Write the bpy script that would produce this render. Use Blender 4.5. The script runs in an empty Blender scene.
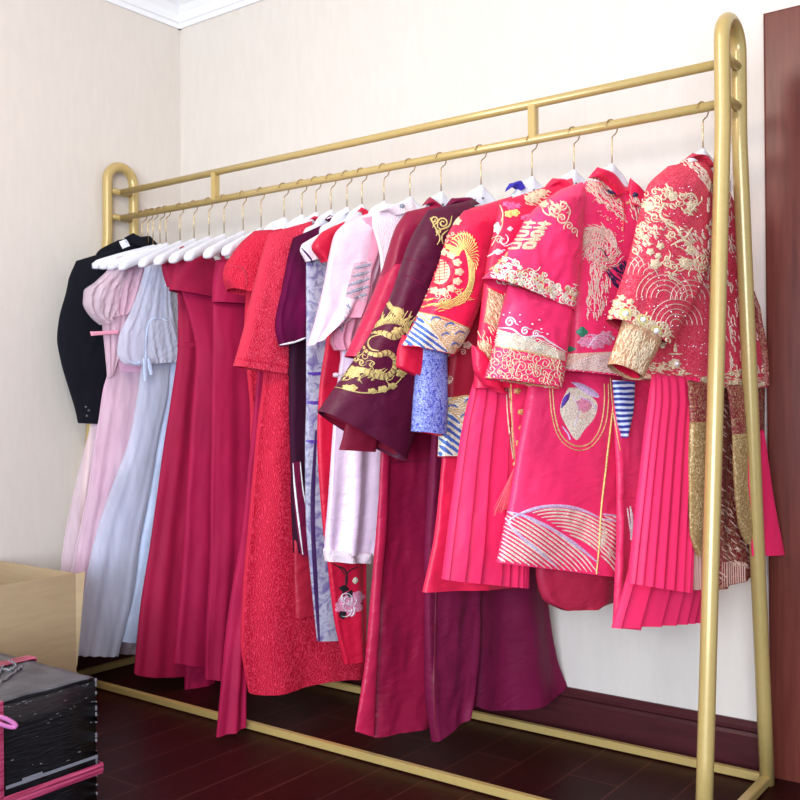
import bpy, bmesh, math, random
from mathutils import Vector, Matrix, noise
from mathutils.bvhtree import BVHTree

random.seed(7)
C = bpy.context.scene.collection
R = math.radians
PI = math.pi

# ------------------------------------------------------------------ camera
CAM = Vector((3.2088, -2.4511, 1.0349))
YAW, PITCH, ROLL, F = 0.6416, 0.0030, -0.0085, 977.36
fw = Vector((-math.sin(YAW) * math.cos(PITCH), math.cos(YAW) * math.cos(PITCH), math.sin(PITCH)))
rt0 = Vector((math.cos(YAW), math.sin(YAW), 0))
up0 = rt0.cross(fw)
rgt = rt0 * math.cos(ROLL) + up0 * math.sin(ROLL)
upv = -rt0 * math.sin(ROLL) + up0 * math.cos(ROLL)
cd = bpy.data.cameras.new('camera')
cam = bpy.data.objects.new('camera', cd)
C.objects.link(cam)
cd.sensor_width = 36
cd.lens = F / 800 * 36
cd.clip_start = 0.05
m = Matrix.Identity(4)
for i in range(3):
    m[i][0], m[i][1], m[i][2], m[i][3] = rgt[i], upv[i], -fw[i], CAM[i]
cam.matrix_world = m
bpy.context.scene.camera = cam

# ------------------------------------------------------------------ world, light, exposure
sc = bpy.context.scene
sc.view_settings.view_transform = 'Standard'
sc.view_settings.look = 'None'
sc.view_settings.exposure = 0.19
sc.view_settings.gamma = 1
w = bpy.data.worlds.new('world')
sc.world = w
w.use_nodes = True
bg = w.node_tree.nodes['Background']
bg.inputs[0].default_value = (0.80, 0.86, 1.0, 1)
bg.inputs[1].default_value = 0.58


def area(name, loc, target, sx, sy, power, col):
    d = bpy.data.lights.new(name, 'AREA')
    d.shape = 'RECTANGLE'
    d.size, d.size_y = sx, sy
    d.energy = power
    d.color = col
    o = bpy.data.objects.new(name, d)
    o.location = loc
    o.rotation_euler = (Vector(target) - Vector(loc)).to_track_quat('-Z', 'Y').to_euler()
    C.objects.link(o)
    return o


# daylight through the window in the wall behind the photographer, and the warm ceiling lamp of the room
area('window_light', (3.3, -4.6, 1.3), (0.9, 0, 0.9), 3.2, 1.7, 225, (0.76, 0.87, 1.0))
ld = bpy.data.lights.new('ceiling_lamp', 'POINT')
ld.energy = 46
ld.color = (1.0, 0.85, 0.69)
ld.shadow_soft_size = 0.2
lo_ = bpy.data.objects.new('ceiling_lamp', ld)
lo_.location = (1.9, -1.8, 2.45)
C.objects.link(lo_)


# ------------------------------------------------------------------ colour + material helpers
def lin(c):
    out = []
    for v in c:
        v = v / 255.0
        out.append(v / 12.92 if v <= 0.04045 else ((v + 0.055) / 1.055) ** 2.4)
    return out


def rgba(c):
    return (*lin(c), 1)


class N:
    """small node-tree builder"""
    def __init__(self, name):
        self.m = bpy.data.materials.new(name)
        self.m.use_nodes = True
        self.t = self.m.node_tree
        self.b = self.t.nodes['Principled BSDF']
        self.out = self.t.nodes['Material Output']
        self.tc = None

    def node(self, typ, **kw):
        n = self.t.nodes.new(typ)
        for k, v in kw.items():
            setattr(n, k, v)
        return n

    def link(self, a, b):
        self.t.links.new(a, b)

    def coords(self, scale=(1, 1, 1), uv=False, rot=(0, 0, 0)):
        if self.tc is None:
            self.tc = self.node('ShaderNodeTexCoord')
        mp = self.node('ShaderNodeMapping')
        mp.inputs['Scale'].default_value = scale
        mp.inputs['Rotation'].default_value = rot
        self.link(self.tc.outputs['UV' if uv else 'Object'], mp.inputs['Vector'])
        return mp.outputs[0]

    def noise(self, co, scale, detail=3, rough=0.5, dist=0):
        n = self.node('ShaderNodeTexNoise')
        n.inputs['Scale'].default_value = scale
        n.inputs['Detail'].default_value = detail
        n.inputs['Roughness'].default_value = rough
        n.inputs['Distortion'].default_value = dist
        self.link(co, n.inputs['Vector'])
        return n.outputs['Fac']

    def ramp(self, fac, stops):
        r = self.node('ShaderNodeValToRGB')
        el = r.color_ramp.elements
        while len(el) < len(stops):
            el.new(0.5)
        for e, (p, c) in zip(el, stops):
            e.position = p
            e.color = c if len(c) == 4 else rgba(c)
        self.link(fac, r.inputs[0])
        return r.outputs[0]

    def bump(self, h, strength, dist=0.002):
        b = self.node('ShaderNodeBump')
        b.inputs['Strength'].default_value = strength
        b.inputs['Distance'].default_value = dist
        self.link(h, b.inputs['Height'])
        self.link(b.outputs[0], self.b.inputs['Normal'])

    def set(self, **kw):
        for k, v in kw.items():
            self.b.inputs[k.replace('_', ' ')].default_value = v


def shade(c, k):
    return tuple(max(0, min(255, v * k)) for v in c)


def cloth(name, col, rough=0.7, sheen=0.25, spec=0.25, var=0.08, bump=0.25, weave=700):
    n = N(name)
    f = n.noise(n.coords((1, 1, 0.4)), 14, 4)
    n.link(n.ramp(f, [(0.3, shade(col, 1 - var)), (0.7, shade(col, 1 + var))]), n.b.inputs['Base Color'])
    n.set(Roughness=rough, Sheen_Weight=sheen * .3, Specular_IOR_Level=spec)
    n.b.inputs['Sheen Tint'].default_value = rgba(col)
    n.bump(n.noise(n.coords(), weave, 1), bump, 0.001)
    return n.m


def satin(name, col, rough=0.38, spec=0.5, var=0.06, wr=0.35):
    n = N(name)
    f = n.noise(n.coords((1, 1, 0.5)), 9, 3)
    n.link(n.ramp(f, [(0.3, shade(col, 1 - var)), (0.7, shade(col, 1 + var))]), n.b.inputs['Base Color'])
    n.set(Roughness=rough + .06, Specular_IOR_Level=spec * .75)
    n.bump(n.noise(n.coords((1, 1, 2.2)), 16, 3, 0.5, 0.6), wr, 0.012)
    return n.m


def lace(name, col, hi, scale=60, dist=9, thr=(0.5, 0.72), rough=0.75):
    n = N(name)
    wv = n.node('ShaderNodeTexWave', wave_type='BANDS')
    wv.inputs['Scale'].default_value = scale
    wv.inputs['Distortion'].default_value = dist
    wv.inputs['Detail'].default_value = 1.2
    wv.inputs['Detail Scale'].default_value = 0.9
    n.link(n.coords(), wv.inputs['Vector'])
    n.link(n.ramp(wv.outputs['Fac'], [(thr[0], col), (thr[1], hi)]), n.b.inputs['Base Color'])
    n.set(Roughness=rough, Specular_IOR_Level=0.25)
    n.bump(wv.outputs['Fac'], 0.5, 0.0025)
    return n.m


def glitter(name, cols, scale=420, metal=0.6, rough=0.35):
    n = N(name)
    v = n.node('ShaderNodeTexVoronoi')
    v.inputs['Scale'].default_value = scale
    n.link(n.coords(), v.inputs['Vector'])
    sep = n.node('ShaderNodeSeparateColor')
    n.link(v.outputs['Color'], sep.inputs[0])
    k = len(cols)
    n.link(n.ramp(sep.outputs[0], [(i / (k - 1), c) for i, c in enumerate(cols)]), n.b.inputs['Base Color'])
    n.set(Metallic=metal, Roughness=rough)
    n.bump(sep.outputs[1], 0.9, 0.003)
    return n.m


def thread(name, col, metal=0.25, rough=0.45, var=0.18):
    n = N(name)
    f = n.noise(n.coords(), 260, 2)
    n.link(n.ramp(f, [(0.3, shade(col, 1 - var)), (0.7, shade(col, 1 + var))]), n.b.inputs['Base Color'])
    n.set(Metallic=metal, Roughness=rough)
    return n.m


def tulle(name, col, alpha):
    n = N(name)
    f = n.noise(n.coords((1, 1, 0.3)), 16, 3)
    n.link(n.ramp(f, [(0.3, shade(col, 0.95)), (0.7, shade(col, 1.05))]), n.b.inputs['Base Color'])
    n.set(Roughness=0.85, Sheen_Weight=0.3, Specular_IOR_Level=0.1)
    tr = n.node('ShaderNodeBsdfTransparent')
    mx = n.node('ShaderNodeMixShader')
    g = n.node('ShaderNodeMapRange')
    n.link(n.noise(n.coords((1, 1, 0.15)), 22, 2), g.inputs[0])
    g.inputs[1].default_value, g.inputs[2].default_value = 0.3, 0.7
    g.inputs[3].default_value, g.inputs[4].default_value = max(0, alpha - 0.12), min(1, alpha + 0.12)
    n.link(g.outputs[0], mx.inputs[0])
    n.link(tr.outputs[0], mx.inputs[1])
    n.link(n.b.outputs[0], mx.inputs[2])
    n.link(mx.outputs[0], n.out.inputs[0])
    return n.m


M = {}
# -- setting
n = N('wall_paint')
co = n.coords((1, 1, 0.25))
n.link(n.ramp(n.noise(co, 40, 3), [(0.35, (219, 210, 200)), (0.65, (222, 213, 203))]), n.b.inputs['Base Color'])
n.set(Roughness=0.85, Specular_IOR_Level=0.15)
n.bump(n.noise(n.coords((1, 1, 0.2)), 160, 2), 0.12, 0.002)
M['wall'] = n.m
n = N('white_plaster')
n.set(Base_Color=rgba((240, 240, 242)), Roughness=0.7)
M['plaster'] = n.m
n = N('floorboards')
br = n.node('ShaderNodeTexBrick')
br.offset = 0.37
br.inputs['Scale'].default_value = 1.0
br.inputs['Mortar Size'].default_value = 0.003
br.inputs['Brick Width'].default_value = 1.2
br.inputs['Row Height'].default_value = 0.15
br.inputs['Color1'].default_value = rgba((52, 15, 13))
br.inputs['Color2'].default_value = rgba((45, 12, 11))
br.inputs['Mortar'].default_value = rgba((80, 40, 34))
n.link(n.coords(rot=(0, 0, PI / 2)), br.inputs['Vector'])
mix = n.node('ShaderNodeMix', data_type='RGBA', blend_type='MULTIPLY')
mix.inputs[0].default_value = 0.55
n.link(br.outputs['Color'], mix.inputs[6])
n.link(n.ramp(n.noise(n.coords((30, 2.5, 1)), 3, 5, 0.6), [(0.3, (120, 110, 110)), (0.7, (255, 255, 255))]), mix.inputs[7])
n.link(mix.outputs[2], n.b.inputs['Base Color'])
n.set(Roughness=0.4, Specular_IOR_Level=0.08)
M['floor'] = n.m


def wood(name, c1, c2, rough=0.35, scale=(14, 14, 0.8)):
    n = N(name)
    f = n.noise(n.coords(scale), 5, 5, 0.6, 0.4)
    n.link(n.ramp(f, [(0.3, c1), (0.7, c2)]), n.b.inputs['Base Color'])
    n.set(Roughness=rough, Specular_IOR_Level=0.3)
    return n.m


M['door_wood'] = wood('door_wood', (88, 36, 28), (110, 52, 42), 0.33)
M['base_wood'] = wood('baseboard_wood', (62, 26, 30), (78, 34, 38), 0.35, (1, 14, 14))
n = N('gold_paint')
n.link(n.ramp(n.noise(n.coords(), 60, 3), [(0.3, (189, 162, 100)), (0.7, (193, 167, 105))]), n.b.inputs['Base Color'])
n.set(Roughness=0.3, Metallic=0.15, Specular_IOR_Level=0.6, Coat_Weight=0.25, Coat_Roughness=0.15)
M['gold_paint'] = n.m
n = N('hanger_plastic')
n.set(Base_Color=rgba((226, 226, 234)), Roughness=0.4)
M['white'] = n.m
n = N('black_plastic')
n.set(Base_Color=rgba((24, 24, 28)), Roughness=0.4)
M['black_plastic'] = n.m
n = N('hook_metal')
n.set(Base_Color=rgba((196, 170, 120)), Roughness=0.25, Metallic=1.0)
M['hook'] = n.m
n = N('screw_metal')
n.set(Base_Color=rgba((110, 108, 110)), Roughness=0.35, Metallic=0.9)
M['screw'] = n.m
# -- cloths
M['black'] = cloth('black_wool', (20, 20, 28), 0.95, 0.05, 0.15)
M['shirt'] = cloth('white_cotton', (238, 238, 242), 0.8)
M['pink_tulle'] = tulle('pink_tulle', (236, 198, 214), 0.55)
M['pink_sheer'] = tulle('sheer_pink_tulle', (234, 208, 220), 0.5)
M['pink_lining'] = satin('pink_lining', (226, 172, 200), 0.5, 0.3)
M['grey_tulle'] = tulle('grey_tulle', (206, 208, 226), 0.6)
M['grey_lining'] = satin('grey_lining', (196, 202, 224), 0.5, 0.3)
M['silver'] = satin('pale_blue_satin', (192, 206, 234), 0.35, 0.5)
M['silver_lace'] = lace('silver_lace', (186, 188, 196), (214, 216, 222), 90, 6)
M['crimson'] = cloth('crimson_crepe', (156, 15, 60), 0.7, 0.2, 0.25, 0.05)
M['crimson2'] = cloth('crimson_crepe_rose', (162, 14, 66), 0.7, 0.2, 0.25, 0.05)
M['lace_red'] = lace('red_lace', (190, 12, 48), (222, 50, 80), 85, 12)
M['lace_red2'] = lace('red_lace_fine', (200, 16, 52), (226, 72, 98), 130, 10)
M['velvet'] = cloth('plum_velvet', (80, 6, 50), 0.75, 0.3, 0.12, 0.25, 0.4, 300)
M['velvet_dark'] = cloth('plum_velvet_body', (50, 8, 36), 0.8, 0.3, 0.2, 0.2, 0.4, 300)
n = N('floral_print')
f = n.noise(n.coords(), 26, 4, 0.6, 1.0)
n.link(n.ramp(f, [(0.34, (110, 92, 150)), (0.43, (136, 132, 166)), (0.55, (182, 182, 198)), (0.66, (124, 122, 152)), (0.74, (120, 60, 130))]), n.b.inputs['Base Color'])
n.set(Roughness=0.5)
M['floral'] = n.m
M['purple_trim'] = satin('purple_trim', (62, 34, 84), 0.4)
M['red_plain'] = satin('red_silk', (206, 22, 60), 0.42)
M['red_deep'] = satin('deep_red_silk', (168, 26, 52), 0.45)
M['pink_satin'] = satin('pink_satin', (246, 206, 222), 0.32, 0.6)
M['pink_ruffle'] = satin('pink_chiffon', (226, 150, 172), 0.55, 0.3)
M['lilac_satin'] = satin('lilac_satin', (232, 206, 230), 0.26, 0.9, 0.03)
M['pink_lace'] = lace('pink_lace', (240, 214, 226), (250, 238, 244), 120, 7)
M['crim_satin'] = satin('wine_red_satin', (146, 20, 60), 0.36, 0.5)
M['crim_edge'] = satin('wine_red_facing', (184, 30, 72), 0.36, 0.5)
M['maroon'] = satin('maroon_satin', (112, 18, 58), 0.55, 0.25)
M['maroon_dark'] = satin('dark_maroon_satin', (84, 16, 48), 0.42, 0.4)
M['maroon_lining'] = satin('maroon_lining', (128, 22, 48), 0.5, 0.3)
M['red_satin'] = satin('bright_red_satin', (228, 34, 78), 0.36, 0.5)
M['red_satin2'] = satin('rose_red_satin', (242, 54, 108), 0.36, 0.5)
M['red_pleat'] = satin('pleated_red_chiffon', (240, 44, 98), 0.45, 0.35, 0.05, 0.12)
M['coral'] = satin('coral_silk', (240, 92, 108), 0.5, 0.3)
M['red_under'] = satin('dull_red_lining', (176, 40, 70), 0.5, 0.3)
M['sparkle_red'] = glitter('sparkling_red', [(206, 30, 64), (216, 36, 72), (230, 90, 108), (208, 30, 66)], 380, 0.0, 0.6)
M['sparkle_wine'] = glitter('gold_flecked_wine', [(120, 22, 40), (150, 30, 48), (170, 120, 90), (128, 22, 40), (200, 160, 120)], 240, 0.1, 0.5)
M['gold_glitter'] = glitter('gold_sequins', [(140, 106, 60), (190, 154, 100), (166, 130, 78), (236, 210, 160)], 300, 0.2, 0.45)
M['gold_brocade'] = glitter('pink_gold_beading', [(176, 110, 88), (206, 164, 120), (190, 130, 104), (232, 206, 160)], 330, 0.1, 0.5)
n = N('blue_shimmer')
f = n.noise(n.coords((1, 1, 1)), 75, 3, 0.6, 2.5)
n.link(n.ramp(f, [(0.38, (52, 58, 160)), (0.48, (110, 122, 206)), (0.56, (178, 190, 228)), (0.62, (72, 72, 190))]), n.b.inputs['Base Color'])
n.set(Roughness=0.4)
n.bump(f, 0.5, 0.004)
M['blue_shimmer'] = n.m
M['blue_velvet'] = cloth('royal_blue_velvet', (58, 50, 166), 0.6, 0.5)
n = N('blue_stripe')
wv = n.node('ShaderNodeTexWave', wave_type='BANDS', bands_direction='Z')
wv.inputs['Scale'].default_value = 22
wv.inputs['Distortion'].default_value = 1.5
n.link(n.coords(), wv.inputs['Vector'])
n.link(n.ramp(wv.outputs['Fac'], [(0.25, (40, 52, 140)), (0.5, (90, 130, 200)), (0.75, (206, 220, 240))]), n.b.inputs['Base Color'])
M['blue_stripe'] = n.m
M['fringe'] = cloth('beige_fringe', (206, 160, 146), 0.7)
# -- threads
for k, c, mt in [('t_gold', (212, 172, 114), .1), ('t_yellow', (228, 200, 118), .08), ('t_olive', (198, 178, 112), .1), ('t_pale', (228, 194, 160), .04),
                 ('t_cream', (238, 220, 196), .05), ('t_white', (240, 234, 242), .05), ('t_blue', (70, 104, 178), .05), ('t_navy', (46, 36, 74), .1),
                 ('t_green', (40, 128, 96), .05), ('t_dark', (40, 34, 42), .05), ('t_pink', (226, 140, 168), .05), ('t_hot', (232, 90, 140), .05),
                 ('t_lilac', (206, 186, 226), .1), ('t_rose', (226, 186, 166), .05), ('t_silver', (232, 222, 230), .06), ('t_grey', (136, 146, 164), .1),
                 ('t_dusty', (206, 164, 178), .0), ('t_red', (214, 44, 62), .0), ('t_violet', (90, 60, 160), .1), ('t_maroon', (110, 20, 46), 0.0)]:
    M[k] = thread('thread_' + k[2:], c, mt)
n = N('crystal')
n.set(Base_Color=rgba((244, 240, 246)), Roughness=0.08, Metallic=0.3)
M['crystal'] = n.m
# -- boxes
n = N('cardboard')
n.link(n.ramp(n.noise(n.coords((1, 1, 6)), 12, 4), [(0.3, (172, 148, 116)), (0.7, (180, 156, 122))]), n.b.inputs['Base Color'])
n.set(Roughness=0.85, Specular_IOR_Level=0.15)
M['card'] = n.m
n = N('black_wrap')
n.link(n.ramp(n.noise(n.coords((1, 6, 60)), 6, 4, 0.7), [(0.55, (16, 16, 20)), (0.8, (60, 60, 68))]), n.b.inputs['Base Color'])
n.set(Roughness=0.3, Specular_IOR_Level=0.5)
n.bump(n.noise(n.coords((3, 3, 24)), 8, 3), 0.4, 0.004)
M['wrap'] = n.m
n = N('black_wrap_grey')  # lighter, greyer wrap for the top of the box
n.link(n.ramp(n.noise(n.coords(), 14, 4, 0.6), [(0.35, (50, 50, 56)), (0.75, (92, 92, 98))]), n.b.inputs['Base Color'])
n.set(Roughness=0.4)
n.bump(n.noise(n.coords(), 18, 3), 0.5, 0.006)
M['wrap_top'] = n.m
n = N('pink_strap')
n.link(n.ramp(n.noise(n.coords((2, 1, 30)), 6, 3), [(0.35, (138, 30, 64)), (0.65, (196, 80, 118))]), n.b.inputs['Base Color'])
n.set(Roughness=0.3)
M['strap'] = n.m
n = N('pink_strap_loop')
n.set(Base_Color=rgba((206, 120, 178)), Roughness=0.25)
M['strap_loop'] = n.m
n = N('tape_scuff')
n.set(Base_Color=rgba((120, 120, 128)), Roughness=0.3)
M['tape'] = n.m
n = N('scuff_white')
n.set(Base_Color=rgba((120, 118, 124)), Roughness=0.4)
M['scuff'] = n.m


# ------------------------------------------------------------------ mesh helpers
def obj(name, bm, mat, parent=None, smooth=True):
    me = bpy.data.meshes.new(name)
    if parent is not None:
        off = parent.matrix_world.translation if parent.type != 'EMPTY' else parent.location
        base = Vector(ORIG.get(parent.name, (0, 0, 0)))
        bmesh.ops.translate(bm, verts=bm.verts, vec=-base)
    bmesh.ops.recalc_face_normals(bm, faces=bm.faces)
    bm.to_mesh(me)
    bm.free()
    if smooth:
        for p in me.polygons:
            p.use_smooth = True
    me.materials.append(mat)
    o = bpy.data.objects.new(name, me)
    C.objects.link(o)
    if parent is not None:
        o.parent = parent
        ORIG[o.name] = tuple(base)
    return o


ORIG = {}


def thing(name, label, cat, loc, group=None):
    o = bpy.data.objects.new(name, None)
    o.empty_display_size = 0.05
    C.objects.link(o)
    o.location = loc
    ORIG[o.name] = tuple(loc)
    o['label'] = label
    o['category'] = cat
    if group:
        o['group'] = group
    return o


def struct(name, bm, mat, smooth=False):
    o = obj(name, bm, mat, None, smooth)
    o['kind'] = 'structure'
    return o


def add_box(bm, lo, hi, bev=0):
    lo, hi = Vector(lo), Vector(hi)
    r = bmesh.ops.create_cube(bm, size=1)
    vs = r['verts']
    for v in vs:
        v.co = Vector(((lo[i] + hi[i]) / 2 + v.co[i] * (hi[i] - lo[i])) for i in range(3))
    if bev:
        es = list({e for v in vs for e in v.link_edges})
        bmesh.ops.bevel(bm, geom=es, offset=bev, segments=2, affect='EDGES', clamp_overlap=True)


def box(lo, hi, bev=0):
    bm = bmesh.new()
    add_box(bm, lo, hi, bev)
    return bm


def add_tube(bm, pts, r, n=14, caps=True):
    pts = [Vector(p) for p in pts]
    rings = []
    k = len(pts)
    prev = None
    for i, p in enumerate(pts):
        t = (pts[min(i + 1, k - 1)] - pts[max(i - 1, 0)]).normalized()
        if prev is None:
            a = Vector((0, 0, 1)) if abs(t.z) < 0.9 else Vector((1, 0, 0))
            s = t.cross(a).normalized()
        else:
            s = (prev - t * prev.dot(t)).normalized()
        prev = s
        q = t.cross(s)
        rr = r[i] if isinstance(r, (list, tuple)) else r
        rings.append([bm.verts.new(p + s * rr * math.cos(2 * PI * j / n) + q * rr * math.sin(2 * PI * j / n)) for j in range(n)])
    for a, b in zip(rings, rings[1:]):
        for j in range(n):
            bm.faces.new((a[j], a[(j + 1) % n], b[(j + 1) % n], b[j]))
    if caps:
        bm.faces.new(list(reversed(rings[0])))
        bm.faces.new(rings[-1])


def tube_bm(pts, r, n=14):
    bm = bmesh.new()
    add_tube(bm, pts, r, n)
    return bm


def ray_dir(px, py):
    return (fw * F + rgt * (px - 400) + upv * (400 - py)).normalized()


def proj(P):
    d = Vector(P) - CAM
    z = d.dot(fw)
    return 400 + F * d.dot(rgt) / z, 400 - F * d.dot(upv) / z


# ------------------------------------------------------------------ the room
WX, WY, ZC = -0.03, 0.3348, 2.635
struct('floor', box((-0.15, -5.0, -0.1), (6.0, WY + 0.12, 0)), M['floor'])
struct('ceiling', box((-0.15, -5.0, 2.76), (6.0, WY + 0.12, 2.86)), M['plaster'])
struct('wall_left', box((WX - 0.12, -5.0, 0), (WX, WY + 0.12, 2.76)), M['wall'])
struct('wall_back', box((WX, WY, 0), (6.0, WY + 0.12, 2.76)), M['wall'])


def prism_x(prof, x0, x1, flip=False):
    """profile (out from wall, z) run along x on the back wall"""
    bm = bmesh.new()
    a = [bm.verts.new((x0, WY - d, z)) for d, z in prof]
    b = [bm.verts.new((x1, WY - d, z)) for d, z in prof]
    k = len(prof)
    for i in range(k):
        bm.faces.new((a[i], a[(i + 1) % k], b[(i + 1) % k], b[i]))
    bm.faces.new(a)
    bm.faces.new(b)
    return bm


def prism_y(prof, y0, y1):
    bm = bmesh.new()
    a = [bm.verts.new((WX + d, y0, z)) for d, z in prof]
    b = [bm.verts.new((WX + d, y1, z)) for d, z in prof]
    k = len(prof)
    for i in range(k):
        bm.faces.new((a[i], a[(i + 1) % k], b[(i + 1) % k], b[i]))
    bm.faces.new(a)
    bm.faces.new(b)
    return bm


cor = [(0, ZC), (0.012, ZC), (0.014, ZC + .018), (0.022, ZC + .022), (0.03, ZC + .05), (0.05, ZC + .075), (0.078, ZC + .088), (0.082, ZC + .104), (0.1, ZC + .108), (0.1, 2.76), (0, 2.76)]
struct('trim_1', prism_x(cor, WX, 6.0), M['plaster'])
struct('trim_2', prism_y(cor, -5.0, WY), M['plaster'])
basep = [(0, 0), (0.018, 0), (0.018, .095), (0.012, .104), (0.02, .112), (0.02, .122), (0.008, .135), (0, .135)]
XD = 2.408
struct('baseboard_back', prism_x(basep, WX, XD - 0.002), M['base_wood'])
struct('baseboard_left', prism_y(basep, -5.0, WY - 0.02), M['base_wood'])

# door at the right: casing and panelled leaf
dz = 2.099
bm = bmesh.new()
cas = [(0, 0), (0.026, 0), (0.03, 0.006), (0.03, 0.112), (0.026, 0.118), (0.006, 0.122), (0, 0.13)]   # (out, across)
va = [bm.verts.new((XD + a, WY - d, 0)) for d, a in cas]
vb = [bm.verts.new((XD + a, WY - d, dz - a)) for d, a in cas]
vc = [bm.verts.new((XD + 1.1 - a, WY - d, dz - a)) for d, a in cas]
vd = [bm.verts.new((XD + 1.1 - a, WY - d, 0)) for d, a in cas]
for A, B in ((va, vb), (vb, vc), (vc, vd)):
    for i in range(len(cas)):
        j = (i + 1) % len(cas)
        bm.faces.new((A[i], A[j], B[j], B[i]))
struct('trim_3', bm, M['door_wood'])
bm = bmesh.new()
add_box(bm, (XD + .128, WY - .012, .005), (XD + .972, WY + .02, dz - .128), 0.003)
for z0, z1 in ((0.15, 0.95), (1.1, 1.82)):
    for x0, x1 in ((XD + .23, XD + .52), (XD + .58, XD + .87)):
        add_box(bm, (x0, WY - .024, z0), (x1, WY - .01, z1), 0.008)
door = struct('door_1', bm, M['door_wood'])
hb = bmesh.new()
add_tube(hb, [(XD + .9, WY - .012, 1.0), (XD + .9, WY - .06, 1.0)], .011, 12)
add_tube(hb, [(XD + .91, WY - .06, 1.0), (XD + .79, WY - .06, 1.0)], .009, 12)
h = obj('door_handle', hb, M['screw'], None)
h.parent = door

# ------------------------------------------------------------------ the rack
L, ZT, ZL = 2.4168, 1.8802, 1.7786
RT, FB, HT, TR = 0.0631, 0.248, 2.0, 0.0195
RR = 0.0125
rack = thing('clothes_rack', 'tall gold painted metal clothes rack with arched end frames standing along the wall', 'clothes rack', (L / 2, 0, 0))
za = HT - TR - RT


def end_frame(x):
    zb = 1.7
    lo = [(zb - .05) * i / 8 + .002 for i in range(9)] + [zb - .02, zb + .01, zb + .05, za - .08]
    yy = [RT + (FB - RT) * max(0, zb - z) / zb for z in lo]
    p = [(x, -y, z) for y, z in zip(yy, lo)]
    p += [(x, -RT * math.cos(a), za + RT * math.sin(a)) for a in [PI * i / 20 for i in range(21)]]
    p += [(x, y, z) for y, z in reversed(list(zip(yy, lo)))]
    return tube_bm(p, TR, 24)


for x in (0.0, L):
    obj('end_frame', end_frame(x), M['gold_paint'], rack)
    for z in (ZT, ZL):
        yy = RT - .004
        obj('crossbar', tube_bm([(x, -yy, z), (x, yy, z)], RR, 14), M['gold_paint'], rack)
    obj('base_crossbar', box((x - .0125, -FB + .0, 0.004), (x + .0125, FB, 0.026), .002), M['gold_paint'], rack, False)
obj('top_rail', tube_bm([(0, 0, ZT), (L * .5, 0, ZT), (L, 0, ZT)], RR, 18), M['gold_paint'], rack)
obj('hanging_rail', tube_bm([(0, 0, ZL), (L * .5, 0, ZL), (L, 0, ZL)], RR, 18), M['gold_paint'], rack)
for x in (.5458, 1.858):
    obj('rail_post', box((x - .012, -.012, ZL), (x + .012, .012, ZT), .002), M['gold_paint'], rack, False)
for y in (-FB, FB):
    obj('base_rail', box((0, y - .010, 0.004), (L, y + .010, 0.026), .002), M['gold_paint'], rack, False)


# ------------------------------------------------------------------ hangers
def stem_x(px):
    """rail position below which a hook stem shows at picture column px"""
    a, b = 0.0, L
    for _ in range(40):
        mid = (a + b) / 2
        if proj((mid, 0, ZL - .09))[0] < px:
            a = mid
        else:
            b = mid
    return (a + b) / 2


ZN = ZL - .128     # top of a hanger's neck


class Frame:
    """the upright plane a hanger and its garment hang in"""
    def __init__(self, px, ang):
        self.aim(stem_x(px), ang)

    def aim(self, x, ang):
        self.x = x
        a = R(ang)
        self.o = Vector((self.x, 0, 0))
        self.u = Vector((math.sin(a), -math.cos(a), 0))     # towards the front of the rack
        self.n = Vector((math.cos(a), math.sin(a), 0))      # out of the garment's visible face

    def at(self, px, py, d=0):
        r = ray_dir(px, py)
        t = (self.n.dot(self.o) + d - self.n.dot(CAM)) / self.n.dot(r)
        return CAM + r * t

    def p(self, s, d, z):
        return self.o + self.u * s + self.n * d + Vector((0, 0, z))


def hanger(fr, label, half=.13, drop=.04, mat='white', ang=None, d=-.004, group='hangers on the rail'):
    if ang is not None:
        f2 = Frame.__new__(Frame)
        f2.aim(fr.x, ang)
        fr = f2
    h = thing('coat_hanger', label, 'hanger', (fr.x, 0, ZN), group)
    bm = bmesh.new()
    k = 26
    rings = []
    for i in range(k + 1):
        s = -half + 2 * half * i / k
        q = abs(s) / half
        zc = ZN - .026 - drop * q ** 1.2
        hz = .024 - .006 * q + (.015 * max(0, 1 - (q / .62) ** 4) if half < .15 else 0)
        zc += (.008 * max(0, 1 - (q / .62) ** 4) if half < .15 else 0)
        if q < .16:
            hz += .006 * (1 - q / .16)
        th = .007 + .013 * q ** 2
        if i in (0, k):
            hz *= .55
            th *= .6
        ring = []
        for j in range(10):
            a = 2 * PI * j / 10
            ca, sa = math.cos(a), math.sin(a)
            ring.append(bm.verts.new(fr.p(s, th * math.copysign(abs(ca) ** .6, ca) + d * min(1, q * 4), zc + hz * math.copysign(abs(sa) ** .6, sa))))
        rings.append(ring)
    for a, b in zip(rings, rings[1:]):
        for j in range(10):
            bm.faces.new((a[j], a[(j + 1) % 10], b[(j + 1) % 10], b[j]))
    bm.faces.new(rings[0])
    bm.faces.new(rings[-1])
    obj('body', bm, M[mat], h)
    pts = [fr.p(0, 0, ZN - .012), fr.p(0, 0, ZL - .075), fr.p(.001, 0, ZL - .06)]
    rh = .021
    zc = ZL + RR + .002 - rh
    pts = [fr.p(0, 0, ZN - .012), fr.p(0, 0, zc - rh - .016), fr.p(-.002, 0, zc - rh - .004)]
    for i in range(14):
        a = R(-62 + i * 18)
        pts.append(fr.p(-rh * math.cos(a), 0, zc + rh * math.sin(a)))
    obj('hook', tube_bm(pts, .0017, 8), M['hook'], h)
    sb = bmesh.new()
    c = fr.p(0, .0072, ZN - .016)
    add_tube(sb, [c, c + fr.n * .0018], .0035, 10)
    obj('screw', sb, M['screw'], h)
    return h


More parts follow.
